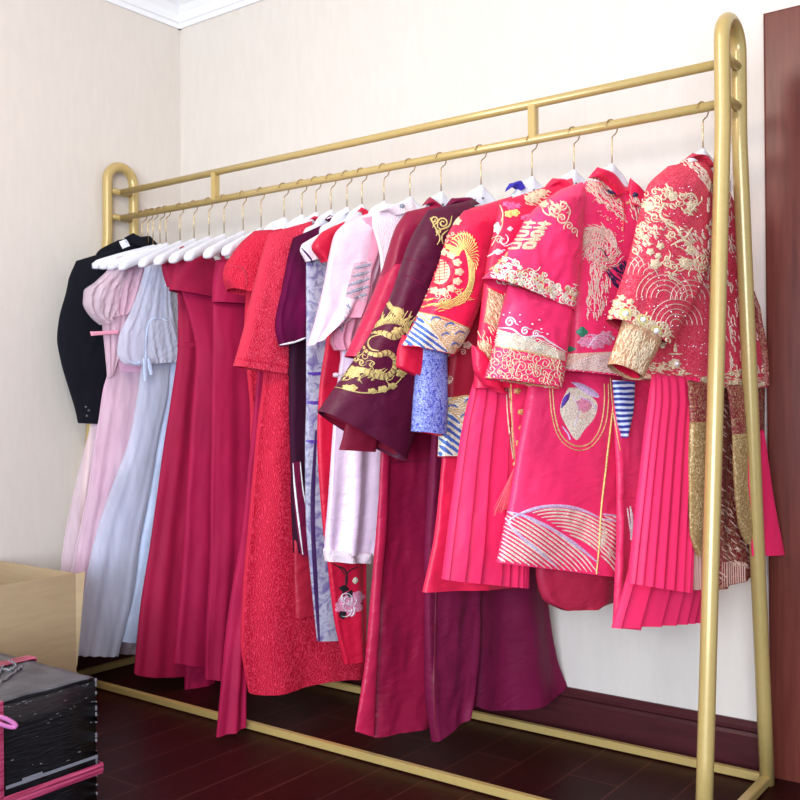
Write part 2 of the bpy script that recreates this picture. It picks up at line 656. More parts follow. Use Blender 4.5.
# ------------------------------------------------------------------ garments: cloth tubes hung in a frame
def pchip(ys, x):
    k = len(ys)
    i = min(int(x), k - 2)
    t = x - i

    def slope(j):
        if j <= 0:
            return ys[1] - ys[0]
        if j >= k - 1:
            return ys[-1] - ys[-2]
        a, b = ys[j] - ys[j - 1], ys[j + 1] - ys[j]
        return 0 if a * b <= 0 else 2 * a * b / (a + b)
    m0, m1 = slope(i), slope(i + 1)
    return (2 * t**3 - 3 * t**2 + 1) * ys[i] + (t**3 - 2 * t**2 + t) * m0 + (-2 * t**3 + 3 * t**2) * ys[i + 1] + (t**3 - t**2) * m1


def soft(k, amp, ph=0.0, grow=.6, k2=None):
    def f(u, v):
        return amp * (v ** grow) * (math.sin(2 * PI * k * u + ph + .6 * math.sin(3 * v + ph)) + .4 * math.sin(2 * PI * (k2 or k * 1.7) * u + 2 * ph))
    return f


def knife(n, amp, grow=.3):
    def f(u, v):
        x = (u * n) % 1.0
        s = x / .8 if x < .8 else (1 - x) / .2
        return amp * (s - .5) * (.25 + .75 * v ** grow)
    return f


def uneven(cuts, amp, grow=.3):
    def f(u, v):
        for a, b in zip(cuts, cuts[1:]):
            if u <= b:
                break
        x = (u - a) / max(1e-6, b - a)
        s = x / .88 if x < .88 else (1 - x) / .12
        return amp * min(1, (b - a) / .12) * (s - .5) * (.35 + .65 * v ** grow)
    return f


def accordion(n, amp):
    def f(u, v):
        x = (u * n) % 1.0
        return amp * (abs(2 * x - 1) * 2 - 1) * (.35 + .65 * v)
    return f


class Garment:
    def __init__(self, name, label, cat, fr, group=None):
        self.fr = fr
        self.root = thing(name, label, cat, (fr.x, 0, ZN - .04), group)
        self.bvh = {}
        self.seed = random.random() * 50

    def tube(self, name, rows, mat, d=0.0, t=.02, fold=None, nf=40, nv=44, top=.25, wr=.004, wf=1.0, parent=None, label=None, hem=None, open_top=False, key=None, bot=1.0):
        fr = self.fr
        xs = [r[0] for r in rows]
        cols = [[r[i] for r in rows] for i in range(4)]
        ts = [r[4] if len(r) > 4 else t for r in rows]
        ds = [r[5] if len(r) > 5 else d for r in rows]
        k = len(rows)
        cl = [0]
        for a, b in zip(rows, rows[1:]):
            cl.append(cl[-1] + max(1e-3, math.hypot((b[0] + b[2] - a[0] - a[2]) / 2, (b[1] + b[3] - a[1] - a[3]) / 2)))
        nb = max(8, nf // 3)
        us = [(u, 1) for u in [i / nf for i in range(nf + 1)]] + [(1 - i / nb, -1) for i in range(1, nb)]
        bm = bmesh.new()
        uvl = bm.loops.layers.uv.new('UVMap')
        rings = []
        for iv in range(nv + 1):
            v = iv / nv
            tgt = v * cl[-1]
            j = 0
            while j < k - 2 and cl[j + 1] < tgt:
                j += 1
            x = j + (tgt - cl[j]) / (cl[j + 1] - cl[j])
            xl, yl, xr, yr = (pchip(c, x) for c in cols)
            tt = pchip(ts, x)
            dd = pchip(ds, x)
            tt *= top + (1 - top) * min(1, v / .14) ** .6
            tt *= 1 + (bot - 1) * v
            Lp, Rp = fr.at(xl, yl, dd), fr.at(xr, yr, dd)
            mid = (Lp + Rp) / 2
            vd = (CAM - mid).normalized()
            cn = max(.25, vd.dot(fr.n))
            tan = math.sqrt(max(0, 1 - vd.z ** 2 - cn ** 2)) / cn
            hw = (Rp - Lp).length / 2
            he = math.sqrt(max((.45 * hw) ** 2, hw ** 2 - (tt * tan) ** 2))
            ax = (Rp - Lp) / 2 * (he / max(hw, 1e-6))
            ring = []
            for (u, sd) in us:
                th = PI * (1 - u)
                cs, sn = math.cos(th), abs(math.sin(th))
                P = mid + ax * cs
                off = tt * sn ** .7 * sd
                e = min(1, sn * 1.6)
                if fold:
                    off += fold(u, v) * e * (1 if sd > 0 else .7)
                if wr:
                    off += wr * e * noise.noise(Vector((P.dot(fr.u) * 9, P.z * 5, self.seed + (0 if sd > 0 else 7)))) * 2
                    q = P.dot(fr.u) * 24 * wf, P.z * 15 * wf
                    off += wr * .5 * e * (1 - 2.2 * abs(noise.noise(Vector((q[0] + q[1] * .5, q[1], self.seed + 3 * sd)))))
                P = P + fr.n * off
                if hem:
                    P.z += hem(u, v) if sd > 0 else hem(u, v) * .6 + .006 * v
                ring.append((bm.verts.new(P), u))
            rings.append((ring, v))
        cnt = len(us)
        for (ra, v0), (rb, v1) in zip(rings, rings[1:]):
            for i in range(cnt):
                j = (i + 1) % cnt
                f = bm.faces.new((ra[i][0], ra[j][0], rb[j][0], rb[i][0]))
        if not open_top:
            try:
                bm.faces.new([q[0] for q in rings[0][0]])
            except ValueError:
                pass
        bm.normal_update()
        vs = [v.co.copy() for v in bm.verts]
        bm.verts.index_update()
        fs = [[v.index for v in f.verts] for f in bm.faces if len(f.verts) == 4]
        kk = key or name
        while kk in self.bvh:
            kk += '_'
        self.bvh[kk] = BVHTree.FromPolygons(vs, fs)
        o = obj(name, bm, M[mat], parent or self.root)
        if label:
            o['label'] = label
        return o

    def cast(self, px, py, on=None):
        r = ray_dir(px, py)
        best = None
        for k, b in self.bvh.items():
            if on and k not in on:
                continue
            h = b.ray_cast(CAM, r)
            if h[0] is not None and (best is None or h[3] < best[2]):
                nn = h[1] if h[1].dot(r) < 0 else -h[1]
                best = (h[0], nn, h[3])
        return best

    def emb(self, name, items, mat, on=None, lift=.0016, parent=None, label=None, stuff=False):
        """raised needlework: items are ('s', pts, width), ('f', ring), ('q', 4 corners), ('d', (x, y), r)"""
        bm = bmesh.new()
        mm = .001
        for it in items:
            if it[0] == 's':
                pts, wd = it[1], it[2]
                run = []
                runs = [run]
                last = None
                for a, b in zip(pts, pts[1:]):
                    dl = math.hypot(b[0] - a[0], b[1] - a[1])
                    st = max(1, int(dl / 1.6 + .5))
                    for i in range(st + (1 if b is pts[-1] else 0)):
                        q = (a[0] + (b[0] - a[0]) * i / st, a[1] + (b[1] - a[1]) * i / st)
                        h = self.cast(*q, on)
                        if h is None or (last is not None and (h[0] - last).length > .03):
                            if run:
                                run = []
                                runs.append(run)
                            last = h[0] if h else None
                            if h:
                                run.append(h)
                            continue
                        last = h[0]
                        run.append(h)
                for run in runs:
                    if len(run) < 2:
                        continue
                    prev = None
                    nr = len(run)
                    for i, (P, nn, _) in enumerate(run):
                        tg = run[min(i + 1, nr - 1)][0] - run[max(i - 1, 0)][0]
                        if tg.length < 1e-7:
                            continue
                        sd = nn.cross(tg.normalized())
                        if sd.length < 1e-4:
                            continue
                        sd.normalize()
                        tp = min(1, .45 + 2.2 * min(i, nr - 1 - i) / nr)
                        ww = wd * mm * .5 * tp
                        tri = (bm.verts.new(P + sd * ww + nn * .0004), bm.verts.new(P + nn * lift), bm.verts.new(P - sd * ww + nn * .0004))
                        if prev:
                            bm.faces.new((prev[0], prev[1], tri[1], tri[0]))
                            bm.faces.new((prev[1], prev[2], tri[2], tri[1]))
                        prev = tri
            elif it[0] == 'f':
                ring = it[1]
                cx = sum(p[0] for p in ring) / len(ring)
                cy = sum(p[1] for p in ring) / len(ring)
                K = 4
                h0 = self.cast(cx, cy, on)
                if h0 is None:
                    continue
                c0 = bm.verts.new(h0[0] + h0[1] * lift * 1.3)
                prev = None
                kk = len(ring)
                for q in range(1, K + 1):
                    f = q / K
                    cur = []
                    for p in ring:
                        h = self.cast(cx + (p[0] - cx) * f, cy + (p[1] - cy) * f, on)
                        ok = h is not None and (h[0] - h0[0]).length < .15
                        cur.append(bm.verts.new(h[0] + h[1] * (lift * (1.3 - f) + .0005)) if ok else None)
                    for i in range(kk):
                        j = (i + 1) % kk
                        if prev is None:
                            if cur[i] and cur[j]:
                                bm.faces.new((c0, cur[i], cur[j]))
                        elif cur[i] and cur[j] and prev[i] and prev[j]:
                            bm.faces.new((prev[i], cur[i], cur[j], prev[j]))
                    prev = cur
            elif it[0] == 'q':
                p00, p10, p11, p01 = it[1]
                nx = max(3, int(math.hypot(p10[0] - p00[0], p10[1] - p00[1]) / 2.2))
                ny = max(3, int(math.hypot(p01[0] - p00[0], p01[1] - p00[1]) / 2.2))
                g = []
                for j in range(ny + 1):
                    row = []
                    for i in range(nx + 1):
                        a, b = i / nx, j / ny
                        q = [(p00[c] * (1 - a) + p10[c] * a) * (1 - b) + (p01[c] * (1 - a) + p11[c] * a) * b for c in (0, 1)]
                        h = self.cast(*q, on)
                        row.append(bm.verts.new(h[0] + h[1] * .0009) if h else None)
                    g.append(row)
                for j in range(ny):
                    for i in range(nx):
                        f = (g[j][i], g[j][i + 1], g[j + 1][i + 1], g[j + 1][i])
                        if all(f) and max((f[0].co - f[2].co).length, (f[1].co - f[3].co).length) < .04:
                            bm.faces.new(f)
            elif it[0] == 'd':
                h = self.cast(*it[1], on)
                if h is None:
                    continue
                rr = it[2] * mm
                P, nn, _ = h
                s = nn.orthogonal().normalized()
                q = nn.cross(s)
                top = bm.verts.new(P + nn * (rr * .9 + lift))
                nd = 6 if rr < .003 else 12
                ring = [bm.verts.new(P + nn * .0003 + (s * math.cos(2 * PI * i / nd) + q * math.sin(2 * PI * i / nd)) * rr) for i in range(nd)]
                ring2 = [bm.verts.new(P + nn * (rr * .6 + lift) + (s * math.cos(2 * PI * i / nd) + q * math.sin(2 * PI * i / nd)) * rr * .7) for i in range(nd)]
                for i in range(nd):
                    bm.faces.new((ring[i], ring[(i + 1) % nd], ring2[(i + 1) % nd], ring2[i]))
                    bm.faces.new((ring2[i], ring2[(i + 1) % nd], top))
        loose = [v for v in bm.verts if not v.link_faces]
        bmesh.ops.delete(bm, geom=loose, context='VERTS')
        if not bm.faces:
            bm.free()
            print('EMB EMPTY', name)
            return None
        o = obj(name, bm, M[mat], parent or self.root)
        if label:
            o['label'] = label
        if stuff:
            o['kind'] = 'stuff'
        return o


# ------------------------------------------------------------------ needlework patterns (picture units on the cloth)
def S(pts, w=2.0):
    return ('s', pts, w * 1.25)


def curve(pts, n=6):
    """smooth line through points"""
    out = []
    k = len(pts)
    for i in range(k - 1):
        p0, p1, p2, p3 = pts[max(i - 1, 0)], pts[i], pts[i + 1], pts[min(i + 2, k - 1)]
        for j in range(n):
            t = j / n
            out.append(tuple(.5 * (2 * p1[c] + (p2[c] - p0[c]) * t + (2 * p0[c] - 5 * p1[c] + 4 * p2[c] - p3[c]) * t * t + (3 * p1[c] - p0[c] - 3 * p2[c] + p3[c]) * t ** 3) for c in (0, 1)))
    out.append(tuple(pts[-1]))
    return out


def arc(cx, cy, r, a0, a1, sy=1.0, n=None):
    n = n or max(6, int(abs(a1 - a0) / 14))
    return [(cx + r * math.cos(R(a0 + (a1 - a0) * i / n)), cy - r * sy * math.sin(R(a0 + (a1 - a0) * i / n))) for i in range(n + 1)]


def spiral(cx, cy, r, a0=0, turns=1.4, flip=1, tail=0):
    out = []
    n = int(14 * turns)
    for i in range(n + 1):
        t = i / n
        a = R(a0) + flip * 2 * PI * turns * t
        rr = r * (.18 + .82 * t)
        out.append((cx + rr * math.cos(a), cy - rr * math.sin(a)))
    if tail:
        a = R(a0) + flip * 2 * PI * turns + flip * PI / 2
        x, y = out[-1]
        out.append((x + tail * .6 * math.cos(a), y - tail * .6 * math.sin(a)))
        out.append((x + tail * math.cos(a + .3), y - tail * math.sin(a + .3)))
    return out


def inside(x, y, poly):
    r = False
    j = len(poly) - 1
    for i in range(len(poly)):
        xi, yi = poly[i]
        xj, yj = poly[j]
        if (yi > y) != (yj > y) and x < (xj - xi) * (y - yi) / (yj - yi) + xi:
            r = not r
        j = i
    return r


def clip_line(pts, poly):
    runs = []
    cur = []
    fine = []
    for a, b in zip(pts, pts[1:]):
        st = max(1, int(math.hypot(b[0] - a[0], b[1] - a[1]) / 1.5))
        fine += [(a[0] + (b[0] - a[0]) * i / st, a[1] + (b[1] - a[1]) * i / st) for i in range(st)]
    fine.append(pts[-1])
    for p in fine:
        if inside(p[0], p[1], poly):
            cur.append(p)
        else:
            if len(cur) > 2:
                runs.append(cur)
            cur = []
    if len(cur) > 2:
        runs.append(cur)
    return runs


def rnd_in(poly, n, rng):
    xs = [p[0] for p in poly]
    ys = [p[1] for p in poly]
    out = []
    g = 0
    while len(out) < n and g < n * 40:
        g += 1
        x, y = rng.uniform(min(xs), max(xs)), rng.uniform(min(ys), max(ys))
        if inside(x, y, poly):
            out.append((x, y))
    return out


def scrolls(poly, n, r0, r1, w, rng, tail=4):
    """scatter of curling cloud scrolls, spaced apart"""
    out = []
    pts = []
    for p in rnd_in(poly, n * 8, rng):
        if all(math.hypot(p[0] - q[0], p[1] - q[1]) > (r0 + r1) * .72 for q in pts):
            pts.append(p)
        if len(pts) >= n:
            break
    for p in pts:
        out.append(S(spiral(p[0], p[1], rng.uniform(r0, r1), rng.uniform(0, 360), rng.uniform(1.0, 1.5), rng.choice((1, -1)), tail * rng.uniform(.5, 1.4)), w))
    return out


def hatch(poly, n, ln, ang, w, rng, bend=.3):
    out = []
    for (x, y) in rnd_in(poly, n, rng):
        a = ang(x, y) if callable(ang) else ang
        a += rng.uniform(-.2, .2)
        l = ln * rng.uniform(.6, 1.3)
        b = bend * rng.uniform(-1, 1)
        out.append(S([(x - l / 2 * math.cos(a), y - l / 2 * math.sin(a)), (x + b * l * .3 * math.sin(a), y - b * l * .3 * math.cos(a)), (x + l / 2 * math.cos(a), y + l / 2 * math.sin(a))], w))
    return out


def scales(poly, r, w, step=None, rings=3, ang=0, sy=.8):
    """overlapping concentric wave arcs filling a polygon"""
    out = []
    xs = [p[0] for p in poly]
    ys = [p[1] for p in poly]
    step = step or r
    row = 0
    y = min(ys)
    while y < max(ys) + r:
        x = min(xs) - r + (step * .9 if row % 2 else 0)
        while x < max(xs) + r:
            for k in range(rings):
                rr = r * (1 - k / rings * .85)
                for run in clip_line(arc(x, y + r * .3, rr, 10 + ang, 170 + ang, sy), poly):
                    out.append(S(run, w))
            x += step * 1.8
        y += step * .62
        row += 1
    return out


def stripes(poly, ang, gap, w, bow=0):
    out = []
    xs = [p[0] for p in poly]
    ys = [p[1] for p in poly]
    cx, cy = (min(xs) + max(xs)) / 2, (min(ys) + max(ys)) / 2
    dd = math.hypot(max(xs) - min(xs), max(ys) - min(ys))
    a = R(ang)
    dx, dy = math.cos(a), math.sin(a)
    k = int(dd / gap)
    for i in range(-k, k + 1):
        o = i * gap * .5 if False else i * gap
        ln = []
        for j in range(-8, 9):
            q = j / 8 * dd * .7
            b = bow * (j / 8) ** 2
            ln.append((cx + dx * q - dy * (o + b), cy + dy * q + dx * (o + b)))
        for run in clip_line(ln, poly):
            out.append(S(run, w))
    return out


def flower(cx, cy, r, k=5, sy=.8, rot=0):
    ring = []
    for i in range(k * 6):
        a = 2 * PI * i / (k * 6) + rot
        rr = r * (.72 + .28 * abs(math.cos(k * (a - rot) / 2)))
        ring.append((cx + rr * math.cos(a), cy + rr * sy * math.sin(a)))
    return ('f', ring)


def blob(pts):
    c = curve(list(pts) + [pts[0]], 4)
    return ('f', c[:-1])


def dots(pts, r):
    return [('d', p, r) for p in pts]


def circle_pts(cx, cy, r, n, sy=1):
    return [(cx + r * math.cos(2 * PI * i / n), cy + r * sy * math.sin(2 * PI * i / n)) for i in range(n)]


rng = random.Random(11)
GROUP_D = 'garments hanging on the rail'
# ------------------------------------------------------------------ garments, far end to near end
A1, A2, A3 = -15, -17, -20
HL = 'white hanger carrying the '

# 1 black suit jacket
fr = Frame(142, A1)
hanger(fr, 'black hanger inside the black jacket at the far left end of the rail', .18, .05, 'black_plastic')
g = Garment('suit_jacket', 'black wool suit jacket with buttoned cuff at the far left end of the rail', 'jacket', fr, GROUP_D)
g.tube('body', [(118, 240, 150, 236), (96, 254, 170, 262), (90, 300, 176, 305), (95, 350, 178, 360), (98, 400, 178, 405)], 'black', t=.03, d=-.012, fold=soft(2, .005))
slv = g.tube('sleeve', [(76, 261, 122, 247), (69, 278, 120, 276), (66, 292, 119, 300), (59, 318, 117, 325), (57, 338, 114, 345), (61, 362, 110, 368), (68, 386, 106, 390), (75, 409, 99, 412), (78, 423, 96, 424)], 'black', t=.04, d=.012, fold=soft(1.5, .004), nv=50)
g.tube('collar', [(124, 238, 133, 233), (127, 240, 142, 238), (135, 246, 150, 246)], 'black', t=.012, d=.03, nf=14, nv=8)
g.emb('shirt_collar', [('q', ((117, 237), (124, 234), (130, 246), (122, 249)))], 'shirt', label='white collar strip')
for p in ((86, 407), (89, 410.5), (87, 416)):
    g.emb('button', [('d', p, 6)], 'screw')

# 2 pink tulle dress, sheer
fr = Frame(148, A1)
hanger(fr, HL + 'sheer pale pink tulle dress beside the black jacket', .225, .07, d=.012)
g = Garment('tulle_dress', 'sheer pale pink tulle dress with wide see-through skirt next to the black jacket', 'dress', fr, GROUP_D)
g.tube('bodice', [(112, 262, 150, 254), (108, 300, 150, 300), (106, 362, 146, 362)], 'pink_tulle', t=.01, fold=soft(5, .003))
g.tube('skirt', [(106, 355, 146, 355), (98, 400, 152, 402), (88, 435, 152, 450), (74, 490, 152, 505), (62, 555, 150, 565), (58, 610, 146, 620), (57, 650, 142, 655)], 'pink_sheer', t=.014, fold=soft(6, .004), nf=70)
g.tube('underskirt', [(112, 360, 146, 360), (108, 400, 148, 400), (98, 460, 146, 460), (86, 530, 144, 530), (74, 590, 140, 595), (68, 645, 138, 648)], 'pink_sheer', t=.008, fold=soft(6, .004), nf=50)

# 3 pink tulle dress with puff sleeve
fr = Frame(153, A1)
hanger(fr, HL + 'rose pink tulle dress with a ruffled puff sleeve', .22, .075, d=.022)
g = Garment('tulle_dress', 'rose pink tulle dress with ruffled puff sleeve and ribbon tie', 'dress', fr, GROUP_D)
g.tube('bodice', [(122, 256, 154, 250), (112, 285, 150, 285), (116, 330, 146, 330), (118, 372, 146, 372)], 'pink_lining', t=.012)
g.tube('sleeve', [(112, 258, 152, 250), (106, 272, 148, 270), (101, 290, 142, 290), (104, 306, 136, 304), (110, 318, 128, 314)], 'pink_tulle', d=.02, t=.03, fold=soft(6, .007), nf=80, nv=50, wr=.006, wf=2.2)
g.tube('sleeve_overlay', [(110, 268, 130, 262), (95, 282, 126, 278), (84, 291, 122, 292), (83, 303, 118, 308), (90, 316, 112, 319), (100, 325, 116, 322)], 'pink_sheer', d=.03, t=.024, fold=soft(5, .006), nf=80, nv=50, wr=.008, wf=2.4)
g.tube('sleeve_frill', [(101, 318, 128, 312), (103, 335, 124, 332), (105, 355, 120, 352), (107, 378, 113, 374)], 'pink_tulle', d=.015, t=.012, fold=soft(4, .005))
g.tube('ribbon', [(90, 331.5, 91, 336), (104, 331, 104, 335), (118, 330, 118, 334)], 'pink_ruffle', d=.05, t=.004, nf=10, nv=12, wr=.001)
g.tube('skirt', [(112, 365, 146, 365), (104, 385, 150, 395), (97, 430, 146, 440), (90, 480, 140, 500), (82, 530, 136, 545), (75, 580, 132, 590), (72, 640, 130, 645)], 'pink_lining', t=.01, fold=soft(3, .004), nf=60, d=-.004)
g.tube('overskirt', [(110, 362, 148, 362), (103, 395, 152, 395), (95, 440, 150, 440), (86, 500, 144, 500), (76, 545, 140, 545), (70, 580, 136, 590), (66, 640, 134, 648)], 'pink_sheer', t=.016, fold=soft(5, .004), nf=70)

# 4 silver-grey dress with satin skirt
fr = Frame(160, A1)
hanger(fr, HL + 'silver lace dress with pale blue satin skirt', .215, .08, d=.02)
g = Garment('satin_dress', 'silver lace dress with pale blue satin skirt between grey tulle and crimson dresses', 'dress', fr, GROUP_D)
g.tube('bodice', [(160, 262, 188, 254), (160, 300, 186, 300), (166, 345, 184, 345)], 'silver_lace', t=.012)
g.tube('skirt', [(158, 343, 188, 343), (150, 400, 184, 400), (136, 470, 176, 470), (118, 550, 166, 550), (106, 610, 154, 612), (100, 640, 148, 643)], 'silver', t=.014, d=.016, fold=soft(4, .006))

# 5 grey tulle dress
fr = Frame(166, A1)
hanger(fr, HL + 'grey tulle dress with ribbon-tied sleeve', .2, .085, ang=-5)
g = Garment('tulle_dress', 'pale grey tulle dress with ribbon-tied puff sleeve left of the crimson dresses', 'dress', fr, GROUP_D)
g.tube('bodice', [(146, 258, 170, 250), (142, 290, 168, 290), (142, 340, 168, 340), (146, 372, 166, 372)], 'grey_lining', t=.01)
g.tube('sleeve', [(148, 257, 172, 250), (141, 282, 170, 280), (131, 310, 172, 308), (119, 336, 177, 334), (117, 352, 180, 350), (124, 364, 172, 361), (134, 366, 160, 362)], 'grey_tulle', d=.022, t=.026, fold=soft(6, .003), nf=90, nv=60, wr=.005, wf=2.2)
g.tube('sleeve_cuff', [(146, 318, 170, 316), (146, 336, 176, 336), (148, 352, 180, 352), (152, 364, 176, 362)], 'grey_tulle', d=.034, t=.022, fold=soft(5, .003), nf=60, nv=50, wr=.006, wf=2.4)
g.emb('ribbon', [S(curve([(146, 362), (146, 342), (148, 326), (152, 319), (160, 318), (167, 321)]), 7), S([(146, 360), (144, 372), (146, 380)], 9), S([(147, 360), (150, 370), (152, 374)], 9), S(curve([(130, 361), (136, 364), (140, 362)]), 8)], 'silver', lift=.004, label='shiny white ribbon')
g.tube('ribbon_end', [(143, 358, 147, 358), (143, 370, 147, 370), (144, 381, 147, 380)], 'silver', t=.003, d=.075, nf=8, nv=10, wr=.001)
g.tube('ribbon_end', [(147, 358, 150, 358), (148, 368, 152, 367), (150, 375, 153, 374)], 'silver', t=.003, d=.075, nf=8, nv=10, wr=.001)
g.tube('skirt', [(144, 362, 166, 362), (141, 390, 164, 390), (134, 440, 154, 440), (118, 490, 146, 490), (102, 535, 136, 540), (91, 580, 130, 590), (83, 620, 122, 625), (77, 653, 114, 657)], 'grey_lining', t=.012, fold=soft(2, .002), nf=60, d=-.006, wr=.002)
g.tube('overskirt', [(142, 360, 170, 360), (138, 390, 168, 390), (129, 440, 158, 440), (111, 490, 150, 490), (96, 535, 140, 540), (86, 580, 134, 590), (80, 620, 126, 625), (75, 655, 118, 656)], 'grey_tulle', t=.02, fold=soft(4, .0015), nf=70, wr=.002, hem=lambda u, v: .002 * math.sin(40 * u) * v ** 20)

# bare hanger
hanger(Frame(180, A1), 'bare white hanger between the grey tulle dress and the crimson dresses', .2, .085, ang=6)

# 6 crimson dress, narrow band
fr = Frame(194, A1)
hanger(fr, HL + 'crimson dress whose band shows left of the widest band', .2, .085, ang=8)
g = Garment('evening_dress', 'crimson off-shoulder dress leftmost of the crimson dresses, its band half covered', 'dress', fr, GROUP_D)
g.tube('skirt', [(176, 280, 216, 280), (178, 310, 216, 310), (178, 345, 218, 345), (171, 400, 220, 400), (164, 445, 220, 445), (151, 540, 214, 540), (140, 610, 212, 612), (134, 673, 208, 668)], 'crimson', t=.024, fold=soft(3.5, .005, 1.0), nf=60, nv=50, hem=lambda u, v: -.02 * math.sin(PI * u) * v ** 10)
g.tube('neckline_band', [(161, 262, 180, 252), (163, 274, 184, 268), (167, 287, 188, 286)], 'crimson', t=.02, d=.014, nv=14)
g.tube('waistband', [(178, 342, 214, 345), (177, 347, 214, 350)], 'crimson', t=.028, nv=4, top=1, wr=.002)

# 7 crimson dress, wide band
fr = Frame(209, A1)
hanger(fr, HL + 'crimson dress with the widest folded band', .2, .085, ang=8)
g = Garment('evening_dress', 'crimson off-shoulder dress with widest folded band and hanging loops', 'dress', fr, GROUP_D)
g.tube('skirt', [(180, 285, 216, 290), (190, 320, 220, 320), (196, 355, 222, 355), (192, 410, 226, 410), (186, 500, 224, 500), (181, 580, 220, 580), (176, 630, 216, 630), (173, 662, 212, 668)], 'crimson2', t=.024, fold=soft(2, .004, 2), nf=60, nv=50, d=.006)
g.tube('neckline_band', [(181, 251, 212, 256), (176, 262, 219, 270), (172, 276, 218, 284), (169, 290, 213, 298)], 'crimson', t=.034, d=.014, nv=22, wr=.003, top=.4)
g.tube('hanging_loop', [(179, 248, 181, 250), (183, 246, 185, 249), (186, 250, 189, 252), (187, 258, 191, 258)], 'crimson', t=.004, d=.03, nf=10, nv=14)
g.tube('hanging_loop', [(198, 246, 199, 250), (203, 245, 204, 248), (207, 250, 210, 251)], 'crimson', t=.004, d=.02, nf=10, nv=14)
g.tube('train', [(186, 660, 214, 662), (184, 690, 214, 694), (190, 712, 212, 718)], 'crimson2', t=.02, d=-.05, fold=soft(2, .005))

# bare hanger
hanger(Frame(224, A1), 'bare white hanger showing above the widest crimson band', .2, .085, ang=8)

# 8 crimson dress with band below the puff sleeve
fr = Frame(243, A1)
hanger(fr, HL + 'crimson dress whose band shows under the red lace puff sleeve', .2, .085, ang=8)
g = Garment('evening_dress', 'crimson strapless dress with band showing below the red lace puff sleeve', 'dress', fr, GROUP_D)
g.tube('skirt', [(213, 300, 252, 303), (213, 330, 250, 332), (212, 400, 256, 400), (211, 480, 256, 480), (210, 560, 250, 560), (206, 630, 244, 630), (205, 679, 236, 680)], 'crimson2', t=.022, fold=soft(3, .004, .3), nf=60, nv=50)
g.tube('neckline_band', [(216, 260, 254, 256), (213, 280, 254, 280), (212, 302, 252, 305)], 'crimson2', t=.028, d=.01, nv=16)
g.tube('hanging_loop', [(217, 246, 219, 246), (219, 254, 222, 253), (224, 264, 227, 263)], 'crimson', t=.004, d=.03, nf=10, nv=12)

hanger(Frame(261, A1), 'bare white hanger left of the red lace puff sleeve', .2, .085, ang=8)

# 10 red lace dress with puff sleeve
fr = Frame(284, A1)
hanger(fr, HL + 'red lace dress with the short puff sleeve', .13)
g = Garment('lace_dress', 'red lace dress with short gaping puff sleeve above the crimson bands', 'dress', fr, GROUP_D)
g.tube('body', [(256, 234, 284, 228), (250, 260, 290, 260), (244, 330, 290, 330), (250, 420, 290, 420), (250, 520, 290, 520), (252, 600, 300, 600), (252, 660, 300, 655)], 'lace_red', t=.02, fold=soft(2, .006))
g.tube('sleeve', [(254, 231, 272, 230), (243, 240, 274, 240), (232, 254, 273, 256), (224, 268, 270, 272), (223, 278, 264, 284), (227, 288, 252, 296)], 'lace_red', t=.05, d=.02, fold=soft(2, .004), nf=40)
g.emb('fold_shade', [S(curve([(228, 268), (236, 266), (244, 270), (247, 277)]), 4), S(curve([(246, 276), (247, 284), (244, 290)]), 3)], 'red_deep', lift=.002)  # darker red strokes, crease shade drawn onto the puff sleeve as colour
g.emb('cuff_edge', [S(arc(235, 273, 11, 20, 200, .64), 5)], 'lace_red2', lift=.004)

# 9 crimson dress with trailing hem
fr = Frame(302, A1)
hanger(fr, HL + 'crimson dress whose hem trails over the front base rail', .1)
g = Garment('evening_dress', 'crimson long dress whose twisted hem trails over the front base rail', 'dress', fr, GROUP_D)
g.tube('skirt', [(266, 290, 304, 285, .012, 0), (258, 370, 304, 370, .02, 0), (250, 450, 298, 450, .022, 0), (242, 530, 286, 530, .022, 0), (231, 595, 264, 595, .022, .005), (225, 640, 247, 640, .022, .02), (221, 685, 246, 687, .02, .055), (216, 737, 246, 727, .014, .085)], 'crimson2', fold=soft(2.2, .006, .8), nf=50, nv=70)

# 11 long red lace dress
fr = Frame(316, A1)
hanger(fr, HL + 'long red lace dress with straight sleeve', .1)
g = Garment('lace_dress', 'long red lace dress with straight elbow sleeve and full length hem', 'dress', fr, GROUP_D)
g.tube('body', [(270, 236, 318, 222), (268, 280, 320, 280), (264, 370, 322, 370), (257, 430, 330, 430), (249, 520, 346, 520), (243, 590, 358, 590), (241, 645, 364, 640), (245, 676, 366, 668), (248, 692, 365, 680)], 'lace_red', t=.026, fold=soft(2.2, .009, 3.4), nf=80, nv=60, hem=lambda u, v: .012 * math.sin(7 * u + 3) * v ** 12)
g.tube('sleeve', [(269, 233, 312, 221), (262, 255, 308, 250), (252, 292, 300, 292), (241, 338, 296, 340), (233, 366, 287, 375)], 'lace_red2', t=.034, d=.022, fold=soft(1.5, .004), nv=44)
g.tube('collar', [(308, 220, 314, 216), (312, 219, 322, 218), (318, 224, 326, 224)], 'lace_red2', t=.012, d=.02, nf=14, nv=10)
g.emb('cuff_band', [S([(235.5, 358), (262, 362), (288, 367)], 6)], 'lace_red', on=['sleeve'], lift=.002)

